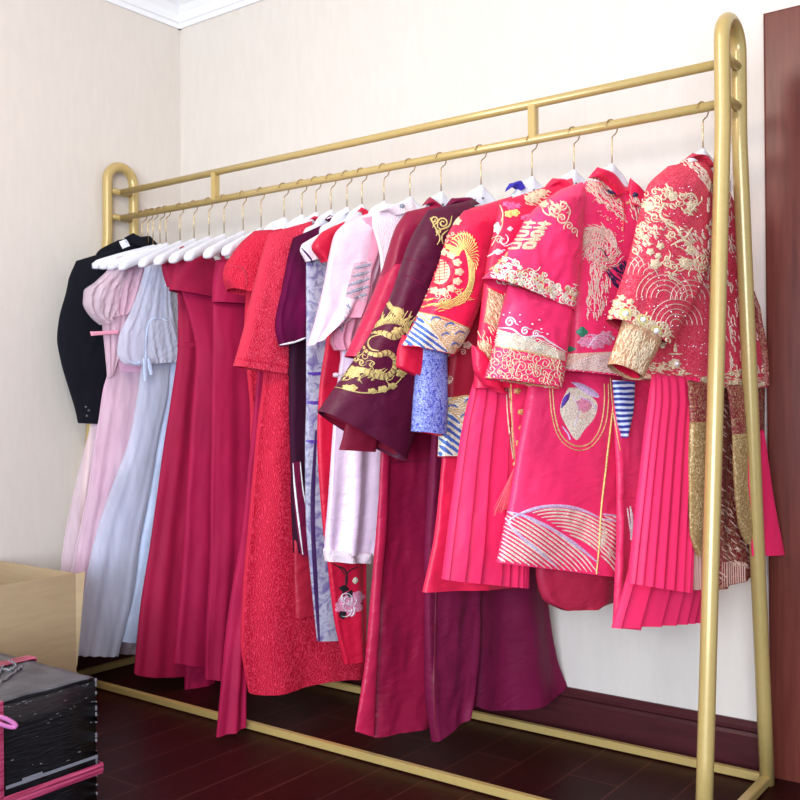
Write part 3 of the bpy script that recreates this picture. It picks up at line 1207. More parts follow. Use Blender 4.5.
# 12 plum velvet qipao
fr = Frame(331, A1)
hanger(fr, HL + 'plum velvet qipao', .1)
g = Garment('velvet_qipao', 'dark plum velvet qipao with white piped side slit', 'dress', fr, GROUP_D)
g.tube('body', [(300, 240, 345, 228), (290, 300, 340, 300), (289, 345, 330, 345), (289, 400, 320, 400), (290, 450, 314, 450), (291, 500, 313, 500), (293, 553, 314, 553)], 'velvet_dark', t=.018, fold=soft(1, .004))
g.tube('sleeve', [(293, 238, 332, 221), (287, 262, 318, 256), (281, 292, 314, 290), (275, 325, 313, 322), (279, 347, 310, 337)], 'velvet', t=.026, d=.018, fold=soft(2, .006), nv=36)
g.emb('sleeve_piping', [S([(280, 345), (295, 342), (309, 336.5)], 5)], 't_white', on=['sleeve'], lift=.003, label='thin white piping')
g.tube('collar', [(325, 220, 330, 215), (330, 222, 340, 220)], 'velvet', t=.012, d=.02, nf=12, nv=8)
g.emb('collar_piping', [S([(327, 219), (331, 217), (338, 221)], 3)], 't_white', lift=.003)
g.tube('slit_flap', [(292, 463, 301, 461), (294, 500, 306, 500), (297, 530, 312, 530), (301, 556, 316, 553)], 'maroon', t=.006, d=.03, nf=16)
g.emb('slit_piping', [S(curve([(293, 463), (295, 490), (299, 525), (303, 556)]), 5), S(curve([(300, 461), (303, 490), (308, 515), (311, 530)]), 4)], 't_white', lift=.003)
g.tube('lining', [(294, 540, 316, 540), (294, 580, 316, 580), (295, 618, 316, 614)], 'red_deep', t=.01, d=.01, nf=18)

# 13 grey floral qipao
fr = Frame(347, A1)
hanger(fr, HL + 'grey and violet floral qipao', .1)
g = Garment('floral_qipao', 'grey and violet floral print qipao with dark purple edging', 'dress', fr, GROUP_D)
g.tube('body', [(306, 250, 355, 236), (306, 320, 350, 320), (306, 400, 345, 400), (305, 450, 342, 450), (306, 520, 342, 520), (311, 580, 342, 580), (317, 641, 342, 640)], 'floral', t=.014, nv=50)
g.tube('sleeve', [(302, 244, 330, 228), (300, 250, 326, 244), (306, 262, 322, 258)], 'pink_lace', t=.016, d=.016, nv=14, nf=20)
g.emb('sleeve_edging', [S([(300.5, 247), (306, 253), (311, 259), (313, 266)], 5)], 'purple_trim', lift=.003)
g.tube('collar', [(342, 216, 348, 212), (347, 214, 356, 214), (352, 220, 360, 220)], 'floral', t=.012, d=.014, nf=14, nv=8)
g.emb('collar_edging', [S(arc(350, 216, 5, 20, 180), 4)], 'purple_trim', lift=.003)
g.emb('side_edging', [S(curve([(316, 430), (313, 490), (313, 530), (316, 590), (319, 641)]), 12)], 'purple_trim', on=['body'], lift=.002)
for y in (373, 402, 441):
    g.emb('dark_band', [S([(306, y), (314, y + 1), (326, y)], 9)], 't_violet', on=['body'])

# 14 red qipao with peony
fr = Frame(362, A1)
hanger(fr, HL + 'red silk qipao with embroidered peony', .1)
g = Garment('silk_qipao', 'red silk qipao with pink peony embroidered near its hem', 'dress', fr, GROUP_D)
g.tube('body', [(332, 250, 372, 236), (330, 300, 370, 300), (326, 340, 370, 340), (319, 390, 368, 390), (317, 440, 366, 440), (322, 520, 366, 520), (327, 560, 366, 560), (334, 620, 366, 620), (344, 664, 366, 660)], 'red_plain', t=.014, fold=soft(2, .004), nv=56)
g.tube('sleeve', [(322, 232, 345, 221), (312, 247, 334, 242), (318, 257, 328, 255), (322, 263, 326, 261)], 'red_plain', t=.016, d=.014, nf=20, nv=16)
g.tube('collar', [(356, 212, 361, 207), (360, 212, 367, 211), (364, 220, 370, 220)], 'red_plain', t=.012, d=.012, nf=14, nv=8)
g.emb('peony_embroidery', [flower(350, 604, 13, 6, 1, .4), flower(357, 597, 8, 5), flower(342, 607, 8, 5)], 't_pink', on=['body'], label='pink peony embroidery')
pt = []
for k in range(9):
    pt.append(S(arc(350 + rng.uniform(-6, 6), 604 + rng.uniform(-6, 6), rng.uniform(3, 7), rng.uniform(0, 360), rng.uniform(0, 360) + 150), 2))
g.emb('petal_lines', pt, 't_white', on=['body'], lift=.005)
g.emb('stem_embroidery', [S(curve([(337, 566), (345, 570), (347, 582), (343, 592), (348, 598)]), 5), S(curve([(358, 567), (348, 572), (345, 584)]), 4), S(curve([(332, 563), (340, 568), (345, 575)]), 3), blob([(338, 588), (344, 585), (349, 589), (344, 592)]), blob([(346, 593), (352, 590), (353, 598), (348, 600)]), blob([(340, 610), (346, 611), (344, 619), (339, 616)])], 't_dark', on=['body'], label='dark stems and leaves')
g.emb('bud_embroidery', [blob([(352, 581), (355, 577), (358, 580), (355, 584)])], 't_cream', on=['body'])

# 15 pink satin robe
fr = Frame(384, A2)
hanger(fr, HL + 'pale pink satin robe', .1)
g = Garment('satin_robe', 'pale pink satin robe with wide sleeve and lilac satin skirt', 'robe', fr, GROUP_D)
g.tube('body', [(350, 224, 392, 210), (345, 270, 396, 270), (340, 330, 396, 330), (340, 360, 394, 360)], 'pink_ruffle', t=.02, d=-.006, fold=soft(3, .005))
g.tube('skirt', [(345, 330, 390, 330), (338, 380, 386, 380), (333, 430, 384, 430), (328, 500, 380, 500), (325, 535, 376, 538), (324, 553, 372, 556)], 'lilac_satin', t=.026, d=.0, fold=soft(2.4, .012, 1.2, .3), nf=60, wr=.002)
g.tube('skirt_border', [(323.5, 549, 372, 553), (324, 556, 371, 560), (325, 561, 369, 563)], 'pink_lace', t=.03, top=1, nv=8, fold=soft(2.4, .01, 1.2, .1))
g.tube('sleeve_lining', [(338, 300, 362, 298), (333, 325, 356, 322), (330, 340, 352, 338), (334, 350, 350, 351)], 'pink_ruffle', t=.02, d=.012, fold=soft(3, .008), nf=40)
g.tube('sleeve', [(347, 221, 384, 208), (335, 234, 386, 222), (329, 256, 382, 248), (323, 288, 374, 280), (315, 320, 352, 318), (307, 347, 322, 336)], 'pink_satin', t=.034, d=.026, fold=soft(2, .009, 1), nv=44)
g.tube('sleeve_front', [(362, 218, 388, 214), (360, 245, 383, 243), (354, 275, 374, 272), (346, 302, 370, 300), (344, 318, 362, 318)], 'pink_ruffle', t=.02, d=.045, fold=soft(2, .005), nf=30)
g.emb('cloud_border', [('q', ((354, 263), (372, 261), (368, 303), (345, 297)))], 't_dusty', label='greyish embroidered border')
pl = [(354, 263), (372, 261), (368, 303), (345, 297)]
g.emb('cloud_embroidery', stripes(pl, -18, 7, 8, 3), 't_grey', lift=.003)
g.emb('white_threads', stripes([(355, 266), (371, 264), (367, 300), (347, 294)], -18, 7, 2, 3), 't_white', lift=.005)
pl2 = [(347, 303), (352, 305), (348, 318), (342, 330), (338, 330)]
g.emb('small_embroidery', hatch(pl2, 16, 5, 1.2, 3, rng), 't_grey', lift=.003)
g.tube('cord_button', [(333, 373, 333, 377), (336, 372, 336, 378), (340, 374, 340, 377)], 'pink_lace', t=.008, d=.035, nf=10, nv=8)

# 16 pink lace blouse
fr = Frame(410, A2)
hanger(fr, HL + 'white and pink lace blouse', .1)
g = Garment('lace_blouse', 'white and pink lace blouse peeking out above the pink robe', 'blouse', fr, GROUP_D)
g.tube('body', [(372, 210, 412, 200), (372, 224, 420, 220), (380, 260, 430, 260), (382, 330, 430, 330)], 'pink_lace', t=.018, fold=soft(3, .004))
g.tube('collar', [(378, 212, 384, 203), (386, 212, 400, 205), (394, 216, 408, 212)], 'pink_lace', t=.014, d=.018, nf=16, nv=10)
g.emb('blue_flower', [flower(402, 206, 3, 5)], 't_grey', lift=.003)

# 17 wine-red satin coat
fr = Frame(441, A2)
hanger(fr, HL + 'wine red satin coat', .1)
g = Garment('satin_coat', 'long wine red satin coat reaching almost to the floor', 'coat', fr, GROUP_D)
g.tube('body', [(405, 214, 445, 204), (396, 260, 452, 260), (390, 330, 452, 330), (386, 400, 452, 400), (381, 450, 452, 450), (377, 540, 448, 540), (373, 620, 440, 620), (372, 680, 434, 680), (372, 737, 428, 724)], 'crim_satin', t=.024, fold=soft(1.4, .007, 2), nf=60, nv=70, wr=.006)
g.tube('sleeve', [(406, 212, 440, 204), (395, 229, 430, 222), (386, 258, 420, 252), (376, 290, 412, 288), (362, 322, 402, 322), (347, 354, 388, 358)], 'crim_satin', t=.034, d=.02, nv=40, fold=soft(1, .006))
g.tube('sleeve_cuff', [(384, 266, 414, 264), (374, 292, 410, 292), (360, 324, 402, 326), (345, 356, 386, 362)], 'crim_edge', t=.04, d=.022, nv=26, top=1)
g.tube('collar', [(422, 206, 430, 197), (428, 204, 438, 204), (434, 210, 446, 212)], 'crim_satin', t=.014, d=.018, nf=16, nv=10)
g.tube('front_facing', [(382, 440, 390, 440), (377, 520, 387, 520), (371, 590, 381, 590), (365, 660, 377, 662), (355, 731, 374, 737)], 'crim_edge', t=.01, d=.024, nf=16, nv=50)
g.emb('seam', [S([(386, 463), (410, 461), (440, 459)], 2.5)], 't_maroon', on=['body'])

# 18 dark maroon robe with gold dragon sleeve
fr = Frame(481, A3)
hanger(fr, HL + 'dark maroon robe with a gold dragon sleeve', .1)
g = Garment('dragon_robe', 'dark maroon satin robe with gold dragon embroidered on its wide sleeve', 'robe', fr, GROUP_D)
g.tube('back_panel', [(452, 210, 495, 200), (450, 300, 520, 300), (456, 400, 530, 400), (466, 480, 538, 480), (476, 560, 544, 560), (478, 620, 550, 620), (477, 665, 558, 662), (474, 706, 568, 688)], 'maroon', t=.026, d=-.03, fold=soft(1.6, .012, 2.4), nf=70, nv=60, hem=lambda u, v: -.03 * math.sin(PI * min(1, max(0, u * 1.25 - .1))) * v ** 14)
g.tube('front_panel', [(440, 300, 482, 300), (434, 400, 484, 400), (428, 480, 482, 480), (424, 560, 480, 560), (424, 630, 479, 630), (425, 690, 474, 690), (431, 741, 468, 716)], 'maroon', t=.022, d=.0, fold=soft(1.3, .012, .6), nf=60, nv=60, wr=.007)
g.emb('panel_edge', [S(curve([(436, 592), (435, 640), (434, 690), (436, 738)]), 6)], 't_maroon', lift=.003)
g.tube('sleeve', [(428, 210, 476, 199), (412, 237, 466, 232), (403, 260, 458, 262), (392, 292, 446, 300), (374, 328, 436, 340), (345, 372, 424, 396), (318, 411, 405, 461)], 'maroon_dark', t=.05, d=.03, nv=60, fold=soft(1, .006), wr=.005)
g.tube('sleeve_lining', [(350, 380, 412, 400), (338, 402, 410, 430), (323, 415, 404, 458)], 'maroon_lining', t=.036, d=.022, nv=20, top=1)
g.tube('sleeve_back_edge', [(346, 415, 380, 420), (343, 436, 378, 440), (339, 450, 375, 452)], 'maroon_lining', t=.012, d=-.005, nv=12)
g.tube('collar', [(446, 206, 452, 198), (458, 204, 468, 197), (466, 206, 480, 204)], 'maroon', t=.014, d=.02, nf=18, nv=10)
ln = []
for pts in ([(400, 257), (415, 261), (432, 268)], [(400, 273), (412, 278), (428, 289)]):
    ln.append(S(curve(pts), 2.5))
g.emb('fold_light_lines', ln, 'maroon', on=['sleeve'], lift=.003)  # paler maroon strokes draw the light on the sleeve's folds as colour
dr = [S(curve([(408, 322), (403, 332), (394, 337), (383, 333), (372, 333), (364, 341), (366, 351), (377, 355), (388, 353), (395, 360), (393, 371), (384, 377), (372, 374), (362, 370), (352, 370), (346, 376)]), 13)]
dr += [S(curve([(383, 334), (372, 337), (368, 343), (371, 349), (379, 351)]), 4)]
for k in range(26):   # mane and tail spines
    a = k / 25
    x, y = 372 + a * 36, 330 - 6 * math.sin(a * 3)
    dr.append(S(curve([(x, y), (x + 3, y - 6), (x + 8 + 3 * math.sin(k), y - 12 - 4 * math.cos(k * 1.7))]), 2.6))
for k in range(22):   # claws and whiskers
    a = k / 21
    x, y = 346 + a * 48, 372 + 4 * math.sin(k)
    dr.append(S(curve([(x, y), (x - 5 + rng.uniform(-3, 3), y + 4), (x - 8 + rng.uniform(-4, 8), y + rng.uniform(-2, 10))]), 2.2))
for k in range(12):
    x, y = 352 + rng.uniform(0, 22), 350 + rng.uniform(0, 20)
    dr.append(S(spiral(x, y, rng.uniform(2, 4), rng.uniform(0, 360), 1, 1, 5), 2))
dr += [flower(398, 332, 7, 6), flower(354, 372, 8, 7, .8), flower(378, 373, 6, 6, .7), blob([(384, 303), (389, 300), (393, 306), (400, 308), (404, 314), (398, 317), (391, 311)])]
g.emb('dragon_embroidery', dr, 't_olive', on=['sleeve'], lift=.0024, label='gold thread dragon')
dm = []
path = curve([(403, 332), (394, 337), (383, 333), (372, 333), (364, 341), (366, 351), (377, 355), (388, 353), (395, 360), (393, 371), (384, 377), (372, 374), (362, 370)], 5)
for a, b in zip(path[::2], path[1::2]):
    tx, ty = b[0] - a[0], b[1] - a[1]
    q = math.hypot(tx, ty) or 1
    dm.append(S([(a[0] - ty / q * 2.6, a[1] + tx / q * 2.6), (a[0] + tx / q * 1.2, a[1] + ty / q * 1.2), (a[0] + ty / q * 2.6, a[1] - tx / q * 2.6)], 1.3))
g.emb('scale_lines', dm, 't_maroon', on=['sleeve'], lift=.005)
cl = [flower(352, 388, 6, 5, .6), flower(346, 387, 4, 5, .6), flower(372, 391, 5, 5, .6), flower(383, 389, 6, 5, .6), flower(392, 386, 5, 5, .7), flower(401, 373, 6, 5, .8), S(curve([(332, 387), (340, 388), (352, 391), (366, 393), (384, 391), (398, 382), (408, 368)]), 3), S(curve([(400, 316), (405, 326), (407, 334)]), 5), flower(407, 330, 4, 5)]
g.emb('cloud_embroidery', cl, 't_olive', on=['sleeve'], lift=.0024)
g.emb('shoulder_embroidery', [S(spiral(443, 223, 5.5, 0, 1.5, 1, 6), 4), S(spiral(434, 220, 4, 90, 1.4, -1, 6), 4), S(curve([(430, 218), (436, 229), (440, 238), (437, 245)]), 3.5), S(curve([(448, 230), (442, 236), (443, 244)]), 3.5), S(curve([(452, 216), (449, 226), (440, 230), (436, 236)]), 4), S(spiral(438, 231, 3.5, 20, 1.3), 3)], 't_olive', lift=.0024)

# 19 red robe with gold phoenix sleeve
fr = Frame(532, A3)
hanger(fr, HL + 'red robe with a gold phoenix on the sleeve', .1)
g = Garment('phoenix_robe', 'red robe with gold phoenix sleeve and blue and white wave cuff', 'robe', fr, GROUP_D)
g.tube('body', [(470, 208, 535, 194), (458, 290, 525, 290), (450, 350, 520, 350), (444, 400, 515, 400), (438, 440, 515, 440), (437, 457, 515, 457)], 'red_deep', t=.03, d=-.01, fold=soft(2, .005))
g.tube('robe_skirt', [(444, 430, 520, 430), (441, 470, 520, 470), (433, 540, 518, 540), (422, 592, 514, 587)], 'red_satin', t=.022, d=-.02, fold=soft(2, .008, 1))
g.tube('inner_sleeve', [(418, 340, 447, 344), (417, 358, 447, 360), (414, 392, 447, 396), (411, 431, 445, 435)], 'blue_shimmer', t=.03, d=.03, nv=30, label='shimmering blue inner sleeve')
g.tube('inner_sleeve_lining', [(414, 400, 442, 404), (412, 430, 442, 436)], 'red_plain', t=.022, d=.03, nv=6, top=1)
g.tube('sleeve_lining', [(402, 335, 446, 342), (397, 352, 440, 360), (396, 366, 424, 374), (408, 373, 418, 376)], 'red_plain', t=.014, d=.03, nv=16)
g.tube('sleeve', [(464, 211, 512, 196), (448, 234, 498, 229), (438, 264, 490, 260), (425, 298, 480, 298), (412, 325, 468, 332), (399, 346, 453, 357)], 'red_satin', t=.05, d=.04, nv=56, fold=soft(1.2, .005))
g.tube('collar', [(505, 192, 510, 183), (512, 188, 520, 180), (518, 192, 525, 187)], 'blue_velvet', t=.014, d=.0, nf=16, nv=10, label='royal blue velvet collar')
cuff = [(418, 312), (470, 328), (454, 358), (399, 347)]
g.emb('wave_cuff', [('q', ((419, 312), (471, 329), (454, 357.5), (399, 346.5)))], 't_cream', on=['sleeve'], label='cream wave cuff')
strp = [(417, 316), (432, 330), (449, 355), (400, 347)]
g.emb('blue_stripes', stripes(strp, 36, 5.0, 9), 't_blue', on=['sleeve'], lift=.002)
wvp = [(421, 313), (470, 329), (455, 356), (450, 352), (434, 330)]
g.emb('wave_scallops', scales(wvp, 9, 3, 9, 3, 0, .8) + [S([(419, 312), (444, 318), (471, 329)], 4), S(curve([(418, 314), (434, 330), (451, 355)]), 4)], 't_gold', on=['sleeve'], lift=.003)
g.emb('wave_crests', [S(arc(436, 322, 5, 20, 170), 5), S(arc(450, 328, 5, 20, 170), 5), S(arc(446, 338, 5, 20, 170), 5), S(arc(460, 336, 5, 20, 170), 5), S(arc(455, 347, 4, 20, 170), 5)], 't_blue', on=['sleeve'], lift=.0035)
ph = []
for k in range(19):   # fan of tail feathers sweeping round the medallion
    a = R(165 - k * 11)
    x0, y0 = 464 + 5 * math.cos(a), 258 - 8 * math.sin(a)
    x1, y1 = 463 + 16 * math.cos(a - .2), 256 - 25 * math.sin(a - .2)
    ph.append(S(curve([(x0, y0), ((x0 + x1) / 2 + 2.5, (y0 + y1) / 2 - 2), (x1, y1)]), 2.6))
for k in range(5):
    o = k * 2.6
    ph.append(S(curve([(448 + o, 236 + o * .4), (463 + o * .6, 246 + o), (469 + o * .5, 268), (467 + o * .5, 288), (452 + o, 300 + o * .3), (430 + o, 305 + o * .3)]), 2.6))
ph += hatch([(424, 298), (440, 300), (468, 286), (472, 300), (440, 312), (420, 308)], 34, 8, -.25, 2.2, rng)
ph += [flower(455, 252, 6, 6), flower(449, 247, 4, 5), S(curve([(448, 246), (442, 242), (440, 237)]), 5), S(curve([(452, 240), (460, 234), (470, 236), (476, 246)]), 4)]
g.emb('phoenix_embroidery', ph, 't_yellow', on=['sleeve'], lift=.0026, label='gold thread phoenix')
md = [('f', circle_pts(440, 272, 10, 20, 1.25))]
for k in range(13):
    a = 2 * PI * k / 13
    md.append(flower(441 + 18 * math.cos(a), 272 + 20 * math.sin(a), 5, 5))
md += scrolls([(424, 285), (436, 296), (462, 290), (448, 302), (424, 300)], 7, 2, 3.5, 2.4, rng) + scrolls([(450, 220), (458, 218), (450, 240), (444, 244)], 5, 2, 3, 2.4, rng)
md += [flower(456, 221, 6, 6), flower(450, 226, 4, 5)]
g.emb('cloud_medallion', md, 't_pale', on=['sleeve'], lift=.0022)
sh = [S(circle_pts(441, 271, 13.5, 26, 1.15) + [(454.5, 271)], 4)]
for k in range(-3, 4):
    sh.append(S([(433, 272 + k * 3), (448, 270 + k * 3)], 2.2))
sh += [S([(440, 262), (440, 282)], 2), S([(436, 264), (435, 280)], 1.6), S([(445, 262), (445, 279)], 1.6)]
g.emb('medallion_lines', sh, 't_red', on=['sleeve'], lift=.0042)
hemq = ((440, 398), (480, 396), (466, 456), (438, 456))
g.emb('wave_hem', [('q', hemq)], 't_cream', on=['body'], label='cream wave hem')
g.emb('hem_stripes', stripes([(440, 412), (456, 416), (470, 440), (466, 456), (438, 456)], 36, 6, 10), 't_blue', on=['body'], lift=.002)
g.emb('hem_waves', scales([(446, 397), (480, 396), (474, 425), (458, 417), (440, 408)], 10, 3.2, 10, 3) + [S(curve([(440, 404), (456, 416), (472, 436)]), 4), S(curve([(443, 403), (456, 398), (466, 396), (480, 397)]), 4)], 't_gold', on=['body'], lift=.003)
g.emb('hem_crests', [S(arc(452, 411, 6, 30, 160), 6), S(arc(470, 405, 6, 30, 160), 6), S(arc(466, 420, 6, 30, 160), 6)], 't_blue', on=['body'], lift=.0036)
g.emb('body_flower', [flower(467, 345, 5, 5), S(spiral(463, 352, 3, 0, 1.3, 1, 5), 2.4), S(spiral(450, 379, 3, 0, 1.3, 1, 5), 2.4), flower(449, 382, 3, 5)], 't_rose', on=['body'])

# 20 flower-embroidered jacket with pleated skirt
fr = Frame(574, A3)
hanger(fr, HL + 'flower-embroidered red jacket with pleated skirt', .1)
g = Garment('embroidered_jacket', 'red jacket embroidered with pink and yellow flowers over a pleated skirt', 'jacket', fr, GROUP_D)
g.tube('pleated_skirt', [(474, 380, 530, 380), (464, 420, 530, 420), (452, 500, 530, 500), (442, 579, 528, 588)], 'red_pleat', t=.024, d=.005, fold=uneven([0, .13, .3, .42, .58, .64, .72, .78, .83, .88, .92, .96, 1.001], .016), nf=150, wr=.003, nv=40)
g.tube('body', [(500, 202, 572, 178), (493, 235, 580, 230), (487, 262, 580, 262), (482, 300, 575, 300), (477, 350, 570, 350), (474, 388, 560, 388)], 'red_satin', t=.03, d=.03, nv=44)
g.tube('turned_hem', [(472, 345, 484, 352), (474, 368, 498, 380), (484, 385, 506, 394)], 'red_satin', t=.016, d=.06, nf=20, nv=16)
g.tube('collar', [(543, 190, 553, 178), (552, 186, 562, 178), (562, 192, 576, 188)], 'red_satin', t=.016, d=.03, nf=20, nv=12)
g.tube('floral_strip', [(508, 380, 530, 380), (512, 420, 530, 420), (515, 462, 526, 462)], 'red_satin2', t=.008, d=.045, nf=16)
g.emb('strip_flowers', [flower(521, 412, 4, 5), flower(522, 428, 4, 6), flower(520, 443, 5, 5), flower(517, 391, 4, 5)], 't_gold', on=['floral_strip'], lift=.003)
g.emb('strip_piping', [S(curve([(509, 386), (512, 420), (515, 458)]), 4), S(curve([(506, 386), (508, 420), (513, 459)]), 3)], 't_pale', lift=.004)
g.emb('flower_embroidery', [flower(511, 206, 6, 6, .7), flower(506, 204, 4, 5, .7), flower(518, 206, 3.5, 5, .8), flower(524, 218, 4, 5), flower(528, 216, 3, 5)], 't_hot', on=['body'], lift=.003, label='bright pink flowers')
g.emb('yellow_flower', [flower(509, 214, 5, 5, .8), flower(515, 213, 5, 5, .8)], 't_yellow', on=['body'], lift=.003, label='yellow flower')
gl = hatch([(522, 192), (548, 188), (552, 200), (540, 206), (526, 204)], 60, 5, .4, 3, rng) + [flower(534, 197, 7, 7, .8), flower(542, 193, 5, 6), flower(528, 199, 4, 6)]
gl += [S(spiral(499, 240, 4, 0, 1.3, 1, 8), 2.4), S(curve([(503, 212), (502, 226), (497, 236), (492, 246)]), 2.6), S(curve([(500, 205), (503, 214), (501, 222)]), 3), flower(488, 206, 4, 5), flower(494, 210, 4, 5)]
gl += hatch([(489, 290), (506, 296), (504, 320), (490, 335), (486, 310)], 60, 6, 1.1, 2.8, rng) + hatch([(480, 330), (492, 335), (488, 370), (478, 365)], 30, 6, 1.3, 2.6, rng)
g.emb('gold_embroidery', gl, 't_pale', on=['body', 'collar'], lift=.003)
g.emb('beaded_panel', [('q', ((489, 288), (506, 297), (500, 330), (484, 322))), ('q', ((480, 340), (492, 345), (488, 382), (477, 374)))], 'gold_brocade', on=['body'], label='beige beaded panel')
sv = [S(curve([(500, 240), (505, 246), (514, 242), (521, 236)]), 2.4), S(spiral(503, 240, 6, 30, 1.1), 2.6), flower(510, 229, 3, 4), flower(497, 228, 4, 5, 1.5), S(curve([(486, 258), (494, 253), (505, 250)]), 4), S(curve([(490, 244), (486, 262), (482, 285), (480, 310), (477, 335), (476, 350)]), 7), flower(498, 252, 5, 4, .6)]
g.emb('silver_embroidery', sv, 't_silver', on=['body'], lift=.0032)
tb = bmesh.new()
add_tube(tb, [fr.at(511, 384, .085), fr.at(512, 420, .085), fr.at(515, 461, .085)], .0016, 6)
c0 = fr.at(515, 464, .085)
bmesh.ops.create_uvsphere(tb, u_segments=10, v_segments=8, radius=.006, matrix=Matrix.Translation(c0))
tas = obj('tassel', tb, M['t_gold'], g.root)
tb = bmesh.new()
for k in range(70):
    a = rng.uniform(0, 1)
    e = fr.at(494 + 20 * a + rng.uniform(-2, 2), 492 + 22 * (1 - a) ** .5 * rng.uniform(.7, 1.1) + 6 * a, .085 + rng.uniform(-.006, .006))
    m0 = c0.lerp(e, .4) + Vector((0, 0, -.006))
    add_tube(tb, [c0 + Vector((0, 0, -.006)), m0, e], .0011, 4, False)
obj('tassel_threads', tb, M['coral'], tas)

# 21 phoenix jacket and skirt
fr = Frame(612, A3)
hanger(fr, HL + 'red jacket with a pale gold double happiness sign', .1)
g = Garment('bridal_jacket', 'red bridal jacket with double happiness sleeve over a silver wave-hemmed skirt', 'jacket', fr, GROUP_D)
g.tube('underskirt', [(540, 540, 622, 540), (536, 572, 624, 572), (543, 600, 618, 598), (560, 610, 600, 607)], 'red_under', t=.03, d=-.02, nv=26, fold=soft(2, .006))
g.tube('skirt', [(532, 370, 622, 370), (526, 400, 622, 400), (519, 440, 622, 440), (509, 500, 622, 500), (502, 535, 620, 545), (496, 562, 618, 577)], 'red_satin2', t=.03, d=.0, nv=56, nf=60, fold=soft(1.5, .007, 1))
g.tube('side_panel', [(612, 380, 652, 380), (614, 430, 650, 430), (616, 480, 648, 480), (616, 530, 646, 530), (614, 580, 650, 582), (612, 627, 640, 630)], 'red_satin2', t=.012, d=.04, nv=40, fold=soft(1.2, .008))
g.tube('blue_sleeve', [(612, 380, 635, 382), (615, 408, 633, 410), (621, 438, 628, 436)], 'blue_stripe', t=.014, d=.058, nv=20, label='blue striped inner sleeve')
g.tube('body', [(586, 181, 640, 190), (572, 200, 652, 215), (568, 250, 660, 255), (568, 300, 656, 305), (568, 345, 648, 350), (563, 371, 642, 380)], 'red_satin2', t=.04, d=.02, nv=56, nf=60, fold=soft(1.3, .006, 2), wr=.005)
g.tube('under_sleeve', [(508, 285, 574, 300), (501, 315, 569, 325), (494, 348, 565, 358), (485, 378, 560, 389)], 'red_satin2', t=.042, d=.055, nv=40, nf=50)
g.tube('sleeve', [(562, 189, 582, 182), (546, 199, 584, 194), (529, 215, 583, 213), (512, 243, 581, 248), (497, 262, 578, 280), (482, 278, 572, 313)], 'red_satin2', t=.045, d=.06, nv=50, nf=50, wr=.006)
g.tube('collar', [(588, 178, 597, 167), (600, 182, 612, 172), (613, 196, 628, 190)], 'red_satin', t=.014, d=.062, nf=20, nv=14)
g.tube('collar', [(630, 178, 640, 190), (628, 190, 648, 200), (628, 204, 646, 212)], 'red_satin', t=.014, d=.05, nf=20, nv=12)
# double happiness sign
def hx(u, v):
    return (506 + 29 * u + 18 * v, 249 - 1 * u - 29 * v + 3 * u * v)
def hs(a, b, wd=7):
    return S([hx(*a), hx((a[0] + b[0]) / 2, (a[1] + b[1]) / 2), hx(*b)], wd)
dh = [hs((.46, .76), (.56, .76), 4), hs((.46, .33), (.56, .33), 4)]
for o in (0, .52):
    dh += [hs((o, .92), (o + .46, .92)), hs((o + .04, .76), (o + .42, .76)), hs((o + .23, 1.02), (o + .23, .76)),
           hs((o + .06, .62), (o + .06, .46)), hs((o + .40, .62), (o + .40, .46)), hs((o + .04, .62), (o + .42, .62)), hs((o + .04, .46), (o + .42, .46)),
           hs((o, .33), (o + .46, .33)), hs((o + .06, .2), (o + .06, .02)), hs((o + .40, .2), (o + .40, .02)), hs((o + .04, .2), (o + .42, .2)), hs((o + .02, .02), (o + .46, .02))]
g.emb('double_happiness_sign', dh, 't_pale', on=['sleeve'], lift=.0024, label='pale gold double happiness sign')
sc_ = [S(spiral(556, 210, 7, 40, 1.6, 1, 8), 3.4), S(spiral(563, 205, 5, 0, 1.3, -1, 8), 3.4), S(spiral(562, 218, 6, 200, 1.4, 1, 8), 3.2), S(spiral(569, 226, 4, 0, 1.4, 1, 6), 3), S(spiral(574, 231, 3.4, 90, 1.3, -1, 5), 3), S(curve([(541, 203), (544, 212), (550, 215), (548, 206)]), 3.4), S(curve([(560, 201), (568, 206), (570, 214), (566, 212)]), 3), flower(544, 204, 5, 5)]
sc_ += hatch([(550, 200), (562, 204), (562, 216), (552, 216)], 20, 6, .6, 2.4, rng)
g.emb('shoulder_clouds', sc_, 't_pale', on=['sleeve'], lift=.0024)
bd = [(498, 262), (508, 254), (524, 270), (548, 276), (562, 288), (578, 284), (572, 312), (548, 306), (520, 292), (500, 282), (492, 276)]
bs = scrolls(bd, 34, 2.4, 4.6, 3, rng, 6) + hatch(bd, 90, 6, .45, 3.4, rng, .8)
for p in rnd_in(bd, 24, rng):
    bs.append(flower(p[0], p[1], rng.uniform(2, 3.6), 5))
g.emb('border_embroidery', bs, 't_cream', on=['sleeve'], lift=.0024)
g.emb('border_threads', scrolls(bd, 16, 2, 3.4, 2, rng, 5) + [S(curve([(481, 276), (500, 263), (508, 253)]), 3)], 't_gold', on=['sleeve'], lift=.0036)
us = [S(spiral(510, 322, 5, 200, 1.5, -1, 6), 3.6), S(spiral(525, 331, 4, 200, 1.4, -1, 5), 3.4), S(spiral(536, 334, 3.6, 200, 1.4, -1, 5), 3.2), S(curve([(498, 328), (512, 329), (524, 337), (540, 336), (550, 342), (566, 352)]), 4)]
us += dots([(504, 315), (510, 313), (520, 315), (532, 324), (539, 320), (541, 329), (547, 334), (520, 322)], 2)
g.emb('white_scrolls', us, 't_silver', on=['under_sleeve'], lift=.003)
wb = [(497, 330), (520, 334), (545, 340), (565, 354), (565, 360), (530, 352), (494, 344)]
g.emb('wave_band', [('q', ((498, 329), (565, 352), (565, 361), (493, 345)))], 't_rose', on=['under_sleeve'])
g.emb('wave_lines', scales(wb, 15, 2.4, 13, 6), 't_cream', on=['under_sleeve'], lift=.003)
